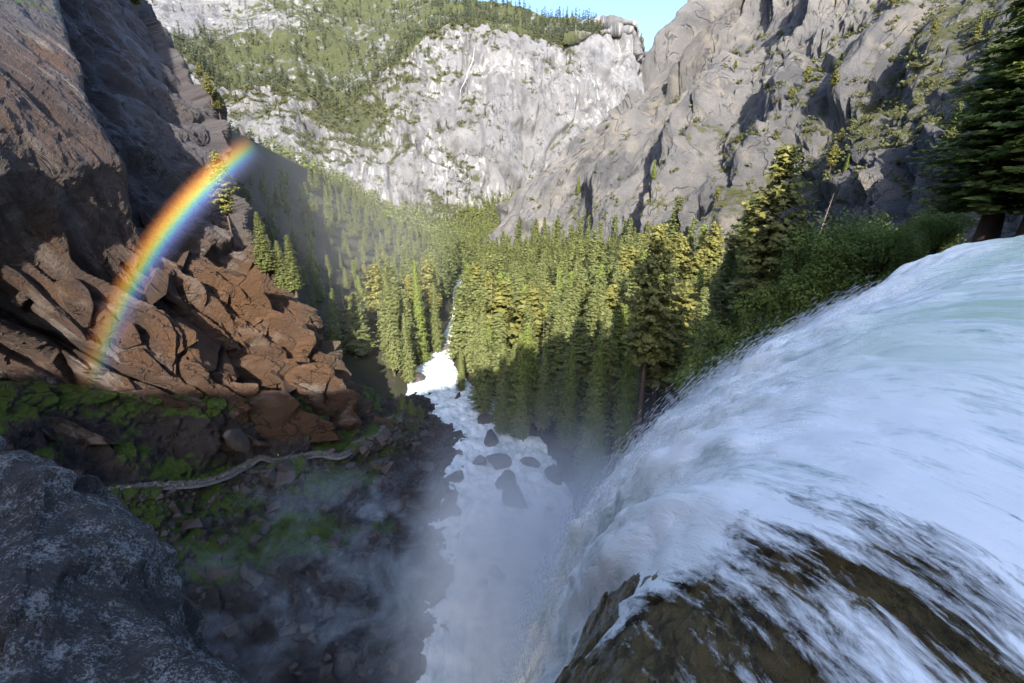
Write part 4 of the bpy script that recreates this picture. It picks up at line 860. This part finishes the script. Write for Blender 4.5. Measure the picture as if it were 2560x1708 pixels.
mist('valley_mist', (-190, 150, -105), (-30, 430, 40), (40, 60, 60), .0006, 1/50, 'blue sunlit mist hanging in front of the shaded left slope', cut=(.2, .7), step=1.)
# spray: drops and torn strands flying off the fall
def spray(n_, seed, a_rng, s_rng, lift, ln, wd):
    r = np.random.RandomState(seed); A = a_rng[0]+(a_rng[1]-a_rng[0])*r.rand(n_); V = np.zeros((n_, 2, 3)); s0 = s_rng[0]+(s_rng[1]-s_rng[0])*r.rand(n_)**1.2
    o = np.argsort(A); A = A[o]
    lk = np.arange(n_)
    ang = np.radians(np.interp(A, [0, .25, .6, 1], [-2, 18, 38, 52])); d = np.stack([-np.sin(ang), np.cos(ang)], 1); v2 = np.interp(A, [0, .1, .25, .5, 1], [3.2, 6, 8.6, 10.5, 11.5])
    kk = [0, .05, .12, .3, .6, 1]; lip = np.stack([np.interp(A, kk, [.6, 2.4, 4.4, 11, 23, 38.5]), np.interp(A, kk, [3.4, 4.4, 6.0, 11.8, 21.2, 33.2]), np.interp(A, kk, [-5., -4.7, -4.4, -4., -3.6, -2.8])], 1)
    def at(s): return np.column_stack([lip[:, :2]+d*s[:, None], lip[:, 2]-(s+3)**2/(2*v2)])
    p = at(s0); t = at(s0+.1)-p; t /= np.linalg.norm(t, axis=1)[:, None]
    nr = np.column_stack([d, np.full(n_, .5)]); nr /= np.linalg.norm(nr, axis=1)[:, None]
    p = p+nr*(np.abs(r.normal(size=n_))*lift*(.25+np.clip(s0/16, 0, 2)))[:, None]+r.normal(size=(n_, 3))*lift*.25
    L = (ln*r.uniform(.4, 1.4, n_)*(.4+np.clip(s0/20, 0, 1)))[:, None]; w = np.cross(t, -p/np.linalg.norm(p, axis=1)[:, None]); w /= np.linalg.norm(w, axis=1)[:, None]; w = w*(wd*r.uniform(.4, 1.5, n_)*(.4+np.clip(s0/20, 0, 1)))[:, None]; u = np.cross(w, t)
    v = np.stack([p-t*L, p+w-u*.5, p+t*L, p-w-u*.5, p+u], 1).reshape(-1, 3); i = np.arange(n_)[:, None]*5
    f = np.concatenate([i+np.array(x) for x in ((0, 1, 4), (1, 2, 4), (2, 3, 4), (3, 0, 4))]); return v, f
k = M('spray_drops'); M_SPRAY = k.color((.95, .955, .95), .4); k.b.inputs['Alpha'].default_value = .38
parts = [spray(16000, 1, (.6, 1), (0, 30), .22, .2, .018), spray(44000, 2, (.2, 1), (8, 46), .75, .3, .022), spray(8000, 3, (.02, .5), (1, 20), .3, .14, .012)]
v, f = cat(parts); obj('flying_spray', mesh('flying_spray', v, f, [M_SPRAY], smooth=False), label='white drops and torn strands flying off the waterfall edge', cat='spray', kind='stuff')
mist('fall_spray', (-12, 26, -80), (26, 66, -22), (14, 12, 34), .035, 1/7, 'soft white spray drifting off the lower half of the waterfall', cut=(.36, .66), step=1.)
# rainbow: fixed arc of mist, the bow's light painted into its colour by angle
c0 = SUNDIR; e1 = np.cross(c0, [0, 0, 1.]); e1 /= np.linalg.norm(e1); e2 = np.cross(e1, c0)
def az(px, py): d = ray(px, py); return math.atan2(d@e2, d@e1)
az_lo, az_hi = az(225, 1010), az(640, 362); print('rainbow az', az_lo, az_hi)
if az_hi > az_lo: pass
def rb(k):
    p = k.pos(); nv_ = k.new('VectorMath', operation='NORMALIZE'); k.put(nv_.inputs[0], p)
    def dot(v): n_ = k.new('VectorMath', operation='DOT_PRODUCT'); k.l.new(nv_.outputs[0], n_.inputs[0]); n_.inputs[1].default_value = tuple(v); return n_.outputs['Value']
    ang = k.math('DEGREES', k.math('ARCCOSINE', dot(c0))); a = k.math('ARCTAN2', dot(e2), dot(e1))
    return p, ang, a
k = M('painted_rainbow_mist'); k.n.remove(k.b); p, ang, a_ = rb(k)
a_ = k.math('ADD', a_, k.math('MULTIPLY', k.math('LESS_THAN', a_, 0.), 2*math.pi)); L0, L1 = [x+2*math.pi if x < 0 else x for x in (az_lo, az_hi)]; L0, L1 = min(L0, L1), max(L0, L1)
u = k.rng(ang, 39.7, 43.3)
colr = k.ramp(u, [(0, (.10, .10, .16)), (.2, (.16, .18, .40)), (.34, (.22, .32, .85)), (.45, (.22, .68, .62)), (.54, (.70, .85, .22)), (.62, (1, .70, .12)), (.72, (1, .40, .07)), (.86, (.55, .18, .05)), (1, (.0, .0, .0))])
den = k.ramp(u, [(0, 0), (.2, .4), (.45, 1), (.7, 1), (.85, .45), (1, 0)])
fade = k.math('MULTIPLY', k.rng(a_, L0, L0+.22), k.rng(a_, L1, L1-.5)); fade = k.math('MULTIPLY', fade, k.rng(k.noise(p, .06, 3), .25, .6, .65, 1.))
vs_ = k.new('VolumeScatter'); k.put(vs_.inputs['Color'], colr); vs_.inputs['Anisotropy'].default_value = -.5
k.put(vs_.inputs['Density'], k.math('MULTIPLY', k.math('MULTIPLY', den, fade), .0058)); k.l.new(vs_.outputs[0], k.out.inputs['Volume']); k.m.cycles.volume_step_rate = .25
nph, nth = 60, 8; ph = np.linspace(L0, L1, nph); th = np.radians(np.linspace(38.2, 44., nth))
def shell(R): return R*(np.cos(th)[None, :, None]*c0+np.sin(th)[None, :, None]*(np.cos(ph)[:, None, None]*e1+np.sin(ph)[:, None, None]*e2))
i0 = np.arange(nph*nth).reshape(nph, nth); i1 = i0+nph*nth; V = np.concatenate([shell(88).reshape(-1, 3), shell(98).reshape(-1, 3)])
fq = quads(nph, nth); Fs = [fq[:, ::-1], fq+nph*nth]
for a, b in ((i0[0], i1[0]), (i1[-1], i0[-1]), (i1[:, 0], i0[:, 0]), (i0[:, -1], i1[:, -1])): Fs.append(np.stack([a[:-1], a[1:], b[1:], b[:-1]], 1))
obj('rainbow', mesh('rainbow', V, np.concatenate(Fs), [k.m]), label='bright rainbow arc in the mist before the brown left wall', cat='rainbow', kind='stuff')

# ------------------------------------------------------------------ small things
FP = FAR.reshape(-1, 3); FPX, FPY, FPD = proj(FP)
def on_far(px, py): i = np.argmin((FPX-px)**2+(FPY-py)**2); return P(px, py, FPD[i])
k = M('snow'); M_SNOW = k.color(k.mix(k.noise(k.pos(), .2, 4), (.78, .80, .83), (.86, .87, .88)), .7)
for (x, y, w_, lab) in ((428, 52, 13, 'larger white snow patch high on the far slope beside the left wall'), (528, 50, 7, 'smaller white snow patch high on the far slope')):
    c = on_far(x, y)*.985; m_ = BLD[2].copy(); m_.materials.clear(); m_.materials.append(M_SNOW); o = obj('snow_patch', m_, label=lab, cat='snow', loc=tuple(c)); z_ = w_/F*1900; o.scale = (z_, z_*.8, z_*.45)
k = M('thin_cascade'); M_CASC = k.color(k.mix(k.noise(k.vec(k.pos(), (.3, .3, .03)), 1., 4), (.38, .39, .40), (.62, .63, .64)), .5)
cl = np.array([on_far(x, y)*.985 for x, y in ((1186, 120), (1182, 150), (1172, 175), (1164, 200), (1152, 225), (1150, 250))]); cl = cr(cl, 40); cw = np.interp(np.arange(40), [0, 10, 39], [3., 5, 2.])
v_, f_ = tube(cl, cw*.2, 6); obj('thin_waterfall', mesh('thin_waterfall', v_, f_, [M_CASC]), label='thin white waterfall thread running down the far granite wall', cat='waterfall')
def on_gorge(px, py): gx_, gy_, gd2 = proj(GK); i = np.argmin((gx_-px)**2+(gy_-py)**2); return GK[i]
for x, y, h_, lab in ((1006, 1030, 9, 'small dark fir on the rock nose left of the river, leftmost of three'), (1030, 1040, 8, 'small dark fir on the rock nose, middle of three'), (1052, 1045, 6.5, 'smallest dark fir on the rock nose, nearest the river'), (985, 1062, 5, 'dark bushy conifer at the far end of the stone trail')):
    tree('fir', on_gorge(x, y)-np.array([0, 0, .3]), h_, lab, wide=2.2)
for x, y, t_, sz, lab in ((1105, 862, 300, 9, 'yellow-leaved bush on the sunlit bank of the upper rapids'), (1062, 905, 285, 8, 'bright green bush at the left bank below the tall firs')):
    shrub(hit(x, y), sz, lab, leafy=True)
